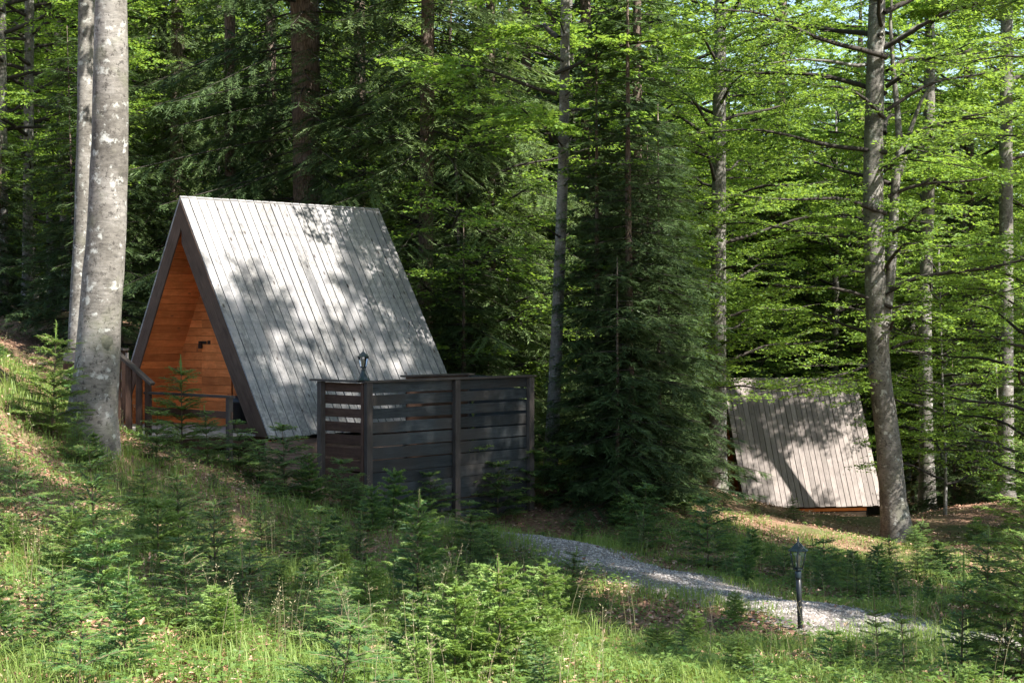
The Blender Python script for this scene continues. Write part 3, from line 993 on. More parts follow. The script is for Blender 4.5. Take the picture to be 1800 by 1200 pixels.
def conifer(seed, Ht, zb, Rm, gap=0.42, nbr=6, coarse_above=9.0, mats=None, droop=0.25, prof=1.0, dense=1.0, dead=0.0, fan=0.45):
    rng = np.random.default_rng(seed)
    buf = Buf()
    TB, TD, TL, TC = [], [], [], []
    z = zb
    up = np.array([0, 0, 1.0])
    while z < Ht - 0.3:
        u = (z - zb) / (Ht - zb)
        R = Rm * (1 - u) ** prof + 0.15
        coarse = z > coarse_above
        nb = nbr if not coarse else max(4, nbr - 1)
        a0 = rng.uniform(0, 6.28)
        for q in range(nb):
            a_ = a0 + q * 6.283 / nb + rng.normal(0, 0.22)
            L = R * rng.uniform(0.55, 1.12)
            h = np.array([math.cos(a_), math.sin(a_), 0])
            lat = np.array([-h[1], h[0], 0])
            s = np.linspace(0, 1, 8)
            rise = rng.uniform(-0.05, 0.18) - 0.15 * (1 - u)
            dr = droop * rng.uniform(0.6, 1.3)
            zz = z + rng.uniform(-0.12, 0.12) + L * (rise * s - dr * s * s + 0.35 * dr * s ** 4)
            bend = rng.normal(0, 0.08) * L
            pts = h * (L * s)[:, None] + lat * (bend * s * s)[:, None] + up * zz[:, None]
            buf.tube(pts[[0, 2, 4, 7]], np.array([1, .7, .45, .15]) * (0.006 + 0.006 * L), 4, 1, cap=False)
            step = (0.10 if not coarse else 0.2) / dense
            ns = max(4, int(L / step))
            si = np.sort(rng.uniform(0.14, 1.0, ns))
            pos = np.stack([np.interp(si, s, pts[:, c]) for c in range(3)], -1)
            tan = unit(np.stack([np.interp(si, s, np.gradient(pts[:, c], s)) for c in range(3)], -1))
            sg = np.where(np.arange(ns) % 2 == 0, 1.0, -1.0)
            tl = np.clip((fan * L * (1 - si) + 0.14) * rng.uniform(0.6, 1.2, ns), 0.12, 0.75)
            dirs = unit(tan * 0.62 + lat * (sg * 0.75)[:, None] + up * rng.uniform(-0.35, 0.02, ns)[:, None])
            TB.append(pos)
            TD.append(dirs)
            TL.append(tl)
            TC.append(np.full(ns, coarse))
        z += gap * (1.0 if not coarse else 1.5) * rng.uniform(0.75, 1.25)
    TB, TD, TL, TC = np.vstack(TB), np.vstack(TD), np.concatenate(TL), np.concatenate(TC)
    for c, sp, bl, wd in ((False, 0.021, 0.125, 0.021), (True, 0.085, 0.30, 0.07)):
        k = TC == c
        if k.any():
            (V, T), idx, f = expand_twigs(rng, TB[k], TD[k], TL[k], sp / dense, bl, wd, 0.6, 'kite', curl=0.5)
            buf.add(V, T, 0)
            lt_ = unit(np.cross(TD[k], up) + rng.normal(0, 0.3, TD[k].shape))
            V, T = kites(TB[k], unit(TD[k] - up * 0.12), lt_, TL[k] * 1.08, np.full(k.sum(), wd * 1.6))
            buf.add(V, T, 0)
    if dead:
        k = rng.random(len(TB)) < dead
        k &= (~TC)
        (V, T), idx, f = expand_twigs(rng, TB[k] - [0, 0, .03], TD[k], TL[k] * 0.8, 0.06, 0.10, 0.008, 0.7, 'kite', curl=0.8)
        buf.add(V, T, 1)
    return buf.mesh('conifer_crown', mats)


def beech_crown(seed, z0, z1, Rm, nl=26, mats=None, leaf=0.075, flat=1.0, ndens=1.0, half=None):
    rng = np.random.default_rng(seed)
    buf = Buf()
    TB, TD, TL = [], [], []
    up = np.array([0, 0, 1.0])
    ga = rng.uniform(0, 6.28)
    for q in range(nl):
        u = (q + rng.uniform(0.2, 0.8)) / nl
        z = z0 + (z1 - z0) * u
        a_ = ga + q * 2.399 + rng.normal(0, 0.2)
        if half is not None:
            a_ = half[0] + rng.uniform(-half[1], half[1])
        L = Rm * (0.55 + 0.75 * math.sin(math.pi * min(1, 0.12 + 0.8 * u))) * rng.uniform(0.6, 1.0) * (1 - 0.5 * max(0, u - 0.7) / 0.3)
        h = np.array([math.cos(a_), math.sin(a_), 0])
        lat = np.array([-h[1], h[0], 0])
        s = np.linspace(0, 1, 9)
        rise = rng.uniform(0.1, 0.45) + 0.6 * u * u
        zz = z + L * (rise * s - 0.5 * rise * s * s) + 0.06 * np.sin(s * 9 + rng.uniform(0, 6))
        pts = h * (L * s)[:, None] + lat * (rng.normal(0, 0.12) * L * s * s + 0.08 * np.sin(s * 7 + rng.uniform(0, 6)))[:, None] + up * zz[:, None]
        buf.tube(pts, np.linspace(1, 0.12, 9) * (0.012 + 0.011 * L), 5, 1, cap=False)
        nsec = max(5, int(L / 0.27))
        si = np.sort(rng.uniform(0.2, 1.0, nsec))
        for k, sk in enumerate(si):
            p = np.array([np.interp(sk, s, pts[:, c]) for c in range(3)])
            sg = 1 if k % 2 else -1
            l2 = (0.45 * L * (1 - sk) + 0.5) * rng.uniform(0.6, 1.15)
            d2 = unit(h * rng.uniform(0.5, 0.9) + lat * sg * rng.uniform(0.5, 1.0) + up * rng.uniform(-0.32, 0.34))
            e = p + d2 * l2 - up * 0.08 * l2 * l2
            mid = p + d2 * l2 * 0.5
            buf.tube([p, mid, e], [0.004 + 0.006 * l2, 0.004 + 0.003 * l2, 0.003], 3, 1, cap=False)
            nt_ = max(3, int(l2 / 0.13 * ndens))
            f = np.sort(rng.uniform(0.1, 1.0, nt_))
            tb = p + (mid - p) * np.minimum(f * 2, 1)[:, None] + (e - mid) * np.maximum(f * 2 - 1, 0)[:, None]
            l2d = np.cross(up, d2)
            sgs = np.where(np.arange(nt_) % 2 == 0, 1.0, -1.0)[:, None]
            td = unit(d2 * 0.7 + l2d * sgs * 0.75 + up * rng.normal(0.0, 0.12, (nt_, 1)))
            TB.append(tb)
            TD.append(td)
            TL.append(rng.uniform(0.22, 0.5, nt_))
    TB, TD, TL = np.vstack(TB), np.vstack(TD), np.concatenate(TL)
    n = np.maximum(3, (TL / 0.055).astype(int))
    idx = np.repeat(np.arange(len(TL)), n)
    st = np.concatenate([[0], np.cumsum(n)[:-1]])
    pos = np.arange(len(idx)) - st[idx]
    f = (pos + rng.uniform(0.1, 0.9, len(idx))) / n[idx]
    sgn = np.where(pos % 2 == 0, 1.0, -1.0)[:, None]
    d0 = TD[idx]
    lat = unit(np.cross(up, d0))
    base = TB[idx] + d0 * (TL[idx] * f)[:, None]
    dr = unit(d0 * 0.55 + lat * sgn * 0.8 + rng.normal(0, 0.22, d0.shape) - up * 0.12)
    nrm = unit(up + rng.normal(0, 0.5 / flat, d0.shape))
    side = unit(np.cross(nrm, dr))
    V, T = kites(base, dr, side, leaf * rng.uniform(0.55, 1.35, len(idx)), leaf * 0.66 * rng.uniform(0.6, 1.25, len(idx)), fold=0.14)
    buf.add(V, T, 0)
    return buf.mesh('beech_crown', mats)


def leaf_sprays(rng, buf, pts, leaf=0.07, ndens=1.2):
    pts = np.asarray(pts, float)
    up = np.array([0, 0, 1.0])
    L = np.linalg.norm(pts[-1] - pts[0])
    s = np.linspace(0, 1, len(pts))
    buf.tube(pts, np.linspace(1, 0.15, len(pts)) * (0.008 + 0.006 * L), 5, 1, cap=False)
    h = unit(pts[-1] - pts[0])
    lat = unit(np.cross(up, h))
    TB, TD, TL = [], [], []
    for k, sk in enumerate(np.sort(rng.uniform(0.15, 1.0, int(L / 0.16)))):
        p = np.array([np.interp(sk, s, pts[:, c]) for c in range(3)])
        l2 = (0.25 * L * (1 - sk) + 0.35) * rng.uniform(0.6, 1.15)
        d2 = unit(h * rng.uniform(0.5, 0.9) + lat * (1 if k % 2 else -1) * rng.uniform(0.5, 1.0) + up * rng.uniform(-0.15, 0.15))
        e = p + d2 * l2 - up * 0.1 * l2 * l2
        buf.tube([p, e], [0.006, 0.002], 3, 1, cap=False)
        m = max(3, int(l2 / 0.1 * ndens))
        f = rng.uniform(0.1, 1.0, m)[:, None]
        TB.append(p + (e - p) * f)
        TD.append(unit(d2 * 0.7 + np.cross(up, d2) * np.where(np.arange(m) % 2 == 0, 1.0, -1.0)[:, None] * 0.75 + up * rng.normal(0, 0.1, (m, 1))))
        TL.append(rng.uniform(0.15, 0.35, m))
    TB, TD, TL = np.vstack(TB), np.vstack(TD), np.concatenate(TL)
    n = np.maximum(3, (TL / 0.045).astype(int))
    idx = np.repeat(np.arange(len(TL)), n)
    d0 = TD[idx]
    base = TB[idx] + d0 * (TL[idx] * rng.random(len(idx)))[:, None]
    la = unit(np.cross(up, d0)) * rng.choice([-1.0, 1.0], len(idx))[:, None]
    dr = unit(d0 * 0.55 + la * 0.8 + rng.normal(0, 0.2, d0.shape) - up * 0.12)
    side = unit(np.cross(unit(up + rng.normal(0, 0.35, d0.shape)), dr))
    V, T = kites(base, dr, side, leaf * rng.uniform(0.75, 1.25, len(idx)), leaf * 0.68 * rng.uniform(0.8, 1.2, len(idx)), fold=0.12)
    buf.add(V, T, 0)


def sapling(seed, h, nwh, rel=0.5, mats=None, spruce=False, bare=0.25, nl_len=0.025, sparse=1.0, nw=0.0062, step=0.0044, core=0.024):
    """young fir or spruce: whorls of flat needle-clad branches on a thin stem; height h in metres"""
    rng = np.random.default_rng(seed)
    buf = Buf()
    up = np.array([0, 0, 1.0])
    zs = np.linspace(0.06 * h, h * (1 - bare), nwh)
    lean = rng.normal(0, 0.03, 2) * h
    TB, TD, TL, TN = [], [], [], []
    stem = [(lean[0] * s * s, lean[1] * s * s, h * s) for s in np.linspace(0, 1, 6)]
    for iz, z in enumerate(zs):
        u = z / h
        nb = rng.integers(5, 8)
        a0 = rng.uniform(0, 6.28)
        Lm = rel * h * (1 - u) ** 0.8 * (0.75 + 0.25 * min(1, u * 4)) + 0.05
        for q in range(nb):
            a_ = a0 + q * 6.283 / nb + rng.normal(0, 0.25)
            L = Lm * rng.uniform(0.65, 1.1)
            hh = np.array([math.cos(a_), math.sin(a_), 0])
            lat = np.array([-hh[1], hh[0], 0])
            s = np.linspace(0, 1, 5)
            rise = rng.uniform(0.25, 0.6) + 0.35 * u
            org = np.array([lean[0] * u * u, lean[1] * u * u, z + rng.uniform(-0.02, 0.02) * h])
            pts = org + hh * (L * s)[:, None] + up * (L * (rise * s - 0.35 * s * s + (0.15 if spruce else 0.05) * s ** 3))[:, None] + lat * (rng.normal(0, 0.08) * L * s * s)[:, None]
            buf.tube(pts, np.linspace(0.0045, 0.0018, 5) * (0.6 + 0.7 * h), 3, 2, cap=False)
            # main axis as a twig chain
            for c in range(4):
                dv = pts[c + 1] - pts[c]
                TB.append(pts[c][None]); TD.append(unit(dv)[None]); TL.append(np.array([np.linalg.norm(dv)])); TN.append(np.array([c == 3]))
            ns = max(3, int(L / 0.036 * sparse))
            si = np.linspace(0.15, 0.93, ns) + rng.uniform(-0.02, 0.02, ns)
            p = np.stack([np.interp(si, s, pts[:, c]) for c in range(3)], -1)
            sg = np.where(np.arange(ns) % 2 == 0, 1.0, -1.0)
            d = unit(hh * 0.7 + lat * (sg * 0.72)[:, None] + up * (rng.uniform(-0.1, 0.14, ns) + (0.12 if spruce else 0))[:, None])
            tl = np.clip((0.55 * L * (1 - si) + 0.045) * rng.uniform(0.7, 1.15, ns), 0.04, 0.24)
            TB.append(p); TD.append(d); TL.append(tl); TN.append(si + rng.normal(0, 0.12, ns) > 0.72)
    # leader shoot
    TB.append(np.array([(lean[0], lean[1], h * (1 - bare))])); TD.append(np.array([[0.02, 0.0, 1.0]])); TL.append(np.array([h * bare])); TN.append(np.array([True]))
    TB, TD, TL, TN = np.vstack(TB), unit(np.vstack(TD)), np.concatenate(TL), np.concatenate(TN)
    lat = unit(np.cross(TD, up) + rng.normal(0, 0.05, TD.shape))
    for rot_ in (0.0, 1.2) if spruce else (0.0,):
        sd_ = lat * math.cos(rot_) + np.cross(lat, TD) * math.sin(rot_)
        V, T = kites(TB, TD, sd_, TL * 1.04, np.full(len(TL), core), bulge=0.5)
        buf.add(V, T, np.repeat(TN.astype(int), 2))
    (V, T), idx, f = expand_twigs(rng, TB, TD, TL, step, nl_len, nw, 1.0, 'needle', curl=0.1, radial=1.2 if spruce else 0.5)
    new = TN[idx] | (f + rng.normal(0, 0.1, len(f)) > 0.93)
    buf.add(V, T, new.astype(int))
    nf = Buf()
    nf.tube(stem, np.linspace(0.009, 0.002, 6) * (0.35 + 0.75 * h), 6, 0)
    return buf.mesh('sapling_foliage', [mats[0], mats[1], M_STEM]), nf.mesh('sapling_stem', [M_STEM])


def trunk_mesh(name, pts, radii, mat, n=14, seed=0, flare=1.0):
    rng = np.random.default_rng(seed)
    pts, radii = np.asarray(pts, float), np.asarray(radii, float)
    s = np.concatenate([[0], np.cumsum(np.linalg.norm(np.diff(pts, axis=0), axis=1))])
    m = max(10, int(s[-1] / (0.35 if n > 8 else 0.9)))
    q = np.linspace(0, 1, m) ** 1.25 * s[-1]
    p = np.stack([np.interp(q, s, pts[:, c]) for c in range(3)], -1)
    for c in (0, 1):                                        # ease the corners of the centre line
        p[1:-1, c] = 0.25 * p[:-2, c] + 0.5 * p[1:-1, c] + 0.25 * p[2:, c]
    r = np.interp(q, s, radii)
    ang = np.arange(n) * 2 * math.pi / n
    wob = 1 + 0.035 * np.sin(2 * ang[None] + q[:, None] * 0.5) + 0.03 * rng.normal(0, 1, (m, n)) * 0.6
    fl = np.exp(-np.maximum(q - 0.3, 0) / 0.32)
    lobes = 0.35 + 0.65 * np.clip(np.sin(ang * 3 + seed) * 0.5 + np.sin(ang * 5 + 2 * seed) * 0.5, -0.6, 1)
    wob = wob + flare * fl[:, None] * 0.42 * lobes[None]
    b = Buf()
    b.tube(p, r, n, 0, wob=wob)
    return b.mesh(name, [mat])


# crown variants, shared by the copies
BM = [M_BLEAF, M_TWIG]
BE = [beech_crown(11, 2.6, 16.0, 3.7, 58, BM, leaf=0.095, ndens=1.5), beech_crown(12, 2.0, 13.0, 3.3, 52, BM, leaf=0.095, ndens=1.5), beech_crown(13, 4.0, 18.0, 4.1, 56, BM, leaf=0.1, ndens=1.4)]
YB = [beech_crown(14, 0.7, 6.5, 2.6, 34, BM, leaf=0.085, ndens=1.4), beech_crown(15, 0.9, 4.6, 2.0, 24, BM, leaf=0.08, ndens=1.4)]
CANOPY = [beech_crown(21, 8.5, 19.0, 5.0, 20, BM, leaf=0.15, ndens=1.5), beech_crown(22, 8.0, 17.5, 4.8, 17, BM, leaf=0.15, ndens=1.5), beech_crown(23, 6.0, 15.0, 3.7, 40, BM, leaf=0.09, ndens=1.3)]
CM = [M_NEEDLE, M_TWIG]
CN = [conifer(31, 22, 1.6, 3.5, gap=0.33, mats=CM, dead=0.2, droop=0.34, fan=0.5), conifer(32, 18, 0.6, 2.9, gap=0.33, mats=CM, droop=0.3, fan=0.5), conifer(33, 24, 3.8, 3.8, gap=0.36, mats=CM, dead=0.25, droop=0.36, fan=0.5)]
CP = [conifer(34, 20, 1.2, 3.4, gap=0.33, mats=[M_NEEDLE2, M_TWIG], droop=0.42, dead=0.08, fan=0.55)]
FIRC = [conifer(41, 11.5, 0.35, 1.75, gap=0.27, nbr=7, mats=CM, dense=1.1, droop=0.16, prof=0.7, coarse_above=7.5, dead=0.06),
        conifer(42, 7.0, 0.3, 1.55, gap=0.24, nbr=6, mats=CM, dense=1.1, droop=0.16, prof=0.62, coarse_above=20),
        conifer(43, 4.2, 0.2, 1.25, gap=0.2, nbr=6, mats=CM, dense=1.25, droop=0.12, prof=0.68, coarse_above=20)]

n_tree = 0


def tree(kind, label, cat_group, line, crown, crown_mat, barkm, Y=None, height=None, rot=None, seed=1, flare=1.0, limbs=(), scale=1.0, n=14, rtop=0.03):
    """line: [(px, py, width_px)...] from the ground up at depth Y, or world points with radii when Y is None"""
    if Y is not None:
        pts = [P(a[0], a[1], Y) for a in line]
        rd = [a[2] / 2 / F * Y for a in line]
    else:
        pts = [np.array(a[:3]) for a in line]
        rd = [a[3] for a in line]
    base = pts[0].copy()
    gz = hz1(base[0], base[1])
    pts = [np.array([pts[0][0], pts[0][1], gz - 0.35])] + [np.array([pts[0][0], pts[0][1], gz + 0.02])] + pts[1:]
    rd = [rd[0]] + rd
    if height and pts[-1][2] < gz + height:
        d = (pts[-1] - pts[-2]) / np.linalg.norm(pts[-1] - pts[-2])
        d = unit(d * 0.5 + np.array([0, 0, 0.5]))
        t = (gz + height - pts[-1][2]) / d[2]
        pts.append(pts[-1] + d * t)
        rd.append(rtop)
    org = np.array([base[0], base[1], gz])
    o = thing(kind, label, 'tree', tuple(org), 0.0, cat_group)
    link('trunk', trunk_mesh('trunk', np.array(pts) - org, rd, barkm, n=n, seed=seed, flare=flare), o)
    for lm_ in limbs:
        lb = Buf()
        lp_ = np.array([P(a[0], a[1], Y) for a in lm_]) - org
        lb.tube(lp_, [a[2] / 2 / F * Y for a in lm_], 9)
        lb.obj('limb', [barkm], o)
    if crown is not None:
        M = Matrix.Rotation(rot if rot is not None else R0.uniform(0, 6.28), 4, 'Z') @ Matrix.Diagonal((scale, scale, scale, 1))
        pa = np.array(pts) - org
        hs_ = min(8.5, pa[-1, 2])
        top = np.array([np.interp(hs_, pa[:, 2], pa[:, 0]), np.interp(hs_, pa[:, 2], pa[:, 1]), hs_])
        sh = Matrix.Identity(4)
        sh[0][2], sh[1][2] = top[0] / top[2], top[1] / top[2]
        link('crown', crown, o, sh @ M)
    return o


GB, GC = 'beeches around the cabins', 'conifers around the cabins'
big = tree('beech_tree', 'thick pale mottled beech trunk at the left front with an oval scar', GB,
           [(160, 775, 92), (168, 690, 82), (176, 560, 76), (186, 430, 71), (192, 300, 67), (195, 150, 61), (195, 0, 55), (190, -250, 48)], CANOPY[0], None, M_BEECH, 20, 20, rot=2.2, seed=3, n=24)
sc = Buf()
th_ = np.linspace(0, 2 * math.pi, 25)[:-1]
V = [(0, -0.012, 0)] + [(0.062 * math.cos(a) * q, -0.012 + 0.02 * q * q, 0.046 * math.sin(a) * q) for q in (0.75, 1.0) for a in th_] + [(0.085 * math.cos(a), 0.03, 0.065 * math.sin(a)) for a in th_]
T = []
for a in range(24):
    b_ = (a + 1) % 24
    T += [(0, 1 + b_, 1 + a)]
    for r_ in (0, 24):
        T += [(1 + r_ + a, 1 + r_ + b_, 25 + r_ + b_), (1 + r_ + a, 25 + r_ + b_, 25 + r_ + a)]
so = link('branch_scar', mesh('branch_scar', V, T, M_SCAR, smooth=True), big)
ps = P(182, 600, 20 - 0.242)
so.location = tuple(ps - np.array(big.location) + np.array([0, -0.012, 0]))
so.scale = (1.3, 0.5, 1.2)

tree('beech_tree', 'slim pale beech trunk directly behind the thick pale trunk', GB,
     [(130, 700, 34), (136, 560, 31), (145, 400, 30), (150, 200, 28), (152, 0, 27)], CANOPY[1], None, M_BEECH, 29, 19, rot=0.4, seed=4)
tree('spruce_tree', 'stout brown spruce trunk rising behind the cabin ridge', GC,
     [(540, 760, 60), (541, 330, 52), (538, 150, 50), (535, 0, 48)], CN[2], None, M_SPRUCE, 35, 24, rot=1.0, seed=5)
tree('spruce_tree', 'thin dark spruce trunk right of the stout spruce behind the cabin', GC,
     [(634, 760, 24), (633, 300, 21), (632, 0, 19)], CN[0], None, M_SPRUCE, 43, 16, rot=2.0, seed=6, scale=0.75)
tree('spruce_tree', 'dark drooping spruce behind the rear end of the main cabin roof', GC,
     [(745, 790, 32), (750, 300, 26), (752, 0, 22)], CP[0], None, M_SPRUCE, 33.2, 20, rot=0.3, seed=7)
tree('spruce_tree', 'pale drooping spruce filling the gap between thick pale trunk and cabin gable', GC,
     [(305, 700, 26), (310, 300, 22), (312, 0, 20)], CP[0], None, M_SPRUCE, 45, 17, rot=0.9, seed=8)
tree('beech_tree', 'leafy beech behind the stair railing at left', GB,
     [(48, 640, 20), (50, 300, 18), (52, 0, 16)], BE[1], None, M_BEECH, 41, 17, rot=4.0, seed=9)
tree('spruce_tree', 'dark spruce above the front of the cabin ridge', GC,
     [(405, 720, 24), (405, 300, 20), (404, 0, 18)], CN[1], None, M_SPRUCE, 37, 13, rot=0.9, seed=8, scale=0.72)
tree('spruce_tree', 'dark spruce just left of the stout spruce behind the cabin', GC,
     [(478, 740, 20), (478, 300, 18), (476, 0, 16)], CN[0], None, M_SPRUCE, 41, 15, rot=3.9, seed=9, scale=0.7)
tree('fir_tree', 'tall dark fir with low skirts between the screen and the far cabin', GC,
     [(1108, 890, 22), (1106, 600, 16), (1104, 300, 10)], FIRC[0], None, M_SPRUCE, 28.6, 9.6, rot=0.2, seed=10, scale=0.85, rtop=0.008)
tree('spruce_tree', 'brown spruce trunk with a high dark crown just right of the pale trunk', GC,
     [(1036, 830, 27), (1034, 600, 23), (1031, 200, 20), (1029, 0, 18)], CN[2], None, M_SPRUCE, 37.5, 17.6, rot=2.6, seed=40, scale=0.74)
tree('fir_tree', 'dense dark fir whose skirts reach toward the far cabin', GC,
     [(1160, 890, 13), (1158, 600, 5)], FIRC[1], None, M_SPRUCE, 29.5, 6.9, rot=1.2, seed=11, rtop=0.008)
tree('fir_tree', 'narrow dark fir closest to the right end of the slatted screen', GC,
     [(1052, 890, 15), (1050, 600, 10)], FIRC[0], None, M_SPRUCE, 28.8, 8.0, rot=1.9, seed=61, scale=0.7, rtop=0.008)
tree('fir_tree', 'dense dark fir standing behind the dark fir nearest the far cabin', GC,
     [(1138, 880, 13), (1138, 600, 6)], FIRC[1], None, M_SPRUCE, 32.0, 6.9, rot=3.3, seed=62, rtop=0.008)
tree('spruce_tree', 'tall dark spruce behind the group of dark middle firs', GC,
     [(1120, 840, 24), (1120, 400, 18), (1120, 0, 14)], CN[1], None, M_SPRUCE, 36, 15.5, rot=2.2, seed=63, scale=0.85)
tree('spruce_tree', 'dark spruce behind the pale trunk right of the screen', GC,
     [(925, 820, 24), (925, 400, 18), (925, 0, 14)], CN[0], None, M_SPRUCE, 38.5, 16, rot=5.2, seed=64, scale=0.75)
tree('fir_tree', 'short dark fir in front of the tall dark middle fir', GC,
     [(1085, 900, 10), (1085, 700, 6)], FIRC[2], None, M_SPRUCE, 27.8, 4.1, rot=2.1, seed=12, rtop=0.006)
tree('spruce_tree', 'pale drooping spruce above the right end of the slatted screen', GC,
     [(860, 810, 24), (862, 400, 19), (862, 0, 15)], CP[0], None, M_SPRUCE, 34.5, 16, rot=4.2, seed=13, scale=0.8)
tree('fir_tree', 'small dark fir at the rear corner of the main cabin', GC,
     [(815, 800, 13), (815, 600, 7)], FIRC[2], None, M_SPRUCE, 31.5, 4.1, rot=4.2, seed=13, rtop=0.006)
pale_b = tree('beech_tree', 'pale beech trunk just right of the slatted screen', GB,
     [(966, 830, 27), (974, 700, 24), (980, 560, 22), (990, 300, 19), (993, 100, 17)], CANOPY[1], None, M_BEECH, 29.4, 14, rot=2.3, seed=14, scale=0.72)
tree('beech_tree', 'thin pale beech trunk beside the middle fir, second from screen', GB,
     [(1018, 800, 19), (1016, 600, 17), (1008, 380, 16), (1003, 200, 15)], BE[0], None, M_BEECH, 41, 17, rot=2.1, seed=15)
tree('beech_tree', 'very thin pale stem between middle fir and far cabin', GB,
     [(1134, 810, 15), (1136, 600, 14), (1139, 400, 13), (1142, 200, 12)], BE[1], None, M_BEECH, 46, 14, rot=3.1, seed=16)
tree('beech_tree', 'dark beech trunk high up between middle fir and far cabin', GB,
     [(1160, 800, 24), (1152, 400, 21), (1148, 130, 19), (1146, 0, 18)], BE[2], None, M_BEECH, 50, 20, rot=1.1, seed=17)
tree('beech_tree', 'straight sunlit beech trunk at the left edge of the far cabin', GB,
     [(1262, 872, 34), (1262, 700, 30), (1263, 500, 27), (1264, 250, 23), (1266, 0, 20)], BE[0], None, M_BEECH, 43, 19, rot=5.0, seed=18)
fork = tree('beech_tree', 'leaning forked beech trunk at the right edge of the far cabin', GB,
     [(1577, 950, 56), (1570, 880, 47), (1562, 780, 44), (1546, 660, 40), (1540, 540, 38), (1534, 350, 35), (1538, 150, 31), (1542, 0, 28), (1543, -120, 26)], BE[2], None, M_BEECH, 37, 20, rot=0.9, seed=19, n=20,
     limbs=([(1549, 640, 22), (1557, 560, 20), (1566, 480, 18), (1571, 380, 17), (1575, 310, 16), (1582, 270, 14), (1578, 200, 11), (1570, 120, 8), (1565, 40, 6), (1572, -60, 2)], [(1575, 320, 10), (1588, 290, 9), (1600, 230, 8), (1618, 180, 6), (1650, 130, 3), (1700, 105, 0.8)], [(1540, 110, 8), (1508, 116, 7), (1460, 108, 5), (1410, 104, 3.5), (1350, 112, 2), (1290, 118, 0.8)], [(1548, 85, 9), (1575, 72, 8), (1610, 48, 6), (1650, 30, 3), (1715, 5, 0.8)]))
tree('beech_tree', 'dark slim beech trunk next right of the forked beech', GB,
     [(1630, 905, 32), (1628, 760, 25), (1626, 560, 23), (1632, 330, 21), (1634, 100, 19)], CANOPY[0], None, M_BEECH, 48, 18, rot=3.3, seed=20)
tree('beech_tree', 'bluish grey beech trunk near the right edge of the wood', GB,
     [(1768, 878, 32), (1768, 700, 27), (1769, 500, 25), (1768, 250, 22), (1770, 0, 20)], CANOPY[1], None, M_BEECH, 44, 19, rot=1.7, seed=21)
tree('spruce_tree', 'dark spruce trunk right of centre above the far cabin roof', GC,
     [(1345, 830, 26), (1355, 500, 22), (1368, 250, 19), (1375, 100, 17)], CN[2], None, M_SPRUCE, 58, 22, rot=1.9, seed=22)
tree('spruce_tree', 'very thin dark spruce stem above the far cabin roof', GC,
     [(1418, 830, 12), (1418, 500, 10), (1417, 230, 8)], CN[1], None, M_SPRUCE, 60, 13, rot=2.9, seed=23, scale=0.7)
tree('spruce_tree', 'dark spruce between the two slim trunks at the right', GC,
     [(1700, 880, 26), (1702, 500, 22), (1702, 200, 18)], CN[0], None, M_SPRUCE, 54, 20, rot=0.9, seed=24)
tree('spruce_tree', 'dark spruce behind the forked beech', GC,
     [(1510, 860, 22), (1510, 500, 20), (1512, 200, 18)], CN[1], None, M_SPRUCE, 60, 18, rot=0.2, seed=25)
tree('beech_tree', 'pale background beech trunk at far left behind the fir sapling', GB,
     [(90, 640, 16), (89, 400, 15), (86, 150, 14), (84, 0, 14)], BE[1], None, M_BEECH, 48, 18, rot=0.3, seed=26)
tree('beech_tree', 'dark beech trunk cut by the left picture edge', GB,
     [(4, 640, 22), (5, 400, 20), (2, 100, 18)], BE[0], None, M_BEECH, 40, 18, rot=4.4, seed=27)

rb = np.random.default_rng(77)
for ln_ in ([(1545, 632, 37), (1500, 652, 36.2), (1430, 672, 35.4), (1360, 686, 34.8), (1288, 702, 34.4)],
            [(1545, 650, 37), (1510, 668, 36.4), (1460, 678, 35.8), (1400, 694, 35.4)],
            [(1552, 545, 37), (1620, 530, 36.5), (1700, 528, 36), (1795, 545, 35.6)],
            [(1552, 520, 37), (1610, 490, 36), (1690, 478, 35), (1770, 500, 34)],
            [(1545, 560, 37), (1590, 585, 36.5), (1650, 596, 36), (1700, 610, 35.6)],
            [(1538, 420, 37), (1480, 400, 36), (1400, 398, 35)], [(1536, 300, 37), (1590, 280, 36), (1680, 290, 35), (1760, 310, 34.5)]):
    b = Buf()
    leaf_sprays(rb, b, np.array([P(*q) for q in ln_]) - np.array(fork.location))
    b.obj('leafy_branch', BM, fork)

for ln_ in ([(988, 420, 29.4), (960, 400, 28.8), (900, 392, 28.3), (850, 400, 28.0)],
            [(990, 330, 29.4), (1010, 300, 28.7), (1060, 285, 28.2), (1120, 290, 27.9)],
            [(990, 260, 29.4), (970, 232, 28.7), (930, 205, 28.2), (870, 200, 27.8)],
            [(992, 170, 29.4), (1015, 150, 28.7), (1065, 140, 28.1)],
            [(992, 110, 29.4), (965, 90, 28.6), (915, 72, 28.0), (860, 70, 27.6)],
            [(992, 60, 29.4), (985, 40, 28.7), (960, 22, 28.2), (1000, 10, 27.9)],
            [(984, 480, 29.4), (1000, 470, 28.8), (1040, 468, 28.3)]):
    b = Buf()
    leaf_sprays(rb, b, np.array([P(*q) for q in ln_]) - np.array(pale_b.location), leaf=0.075)
    b.obj('leafy_branch', BM, pale_b)

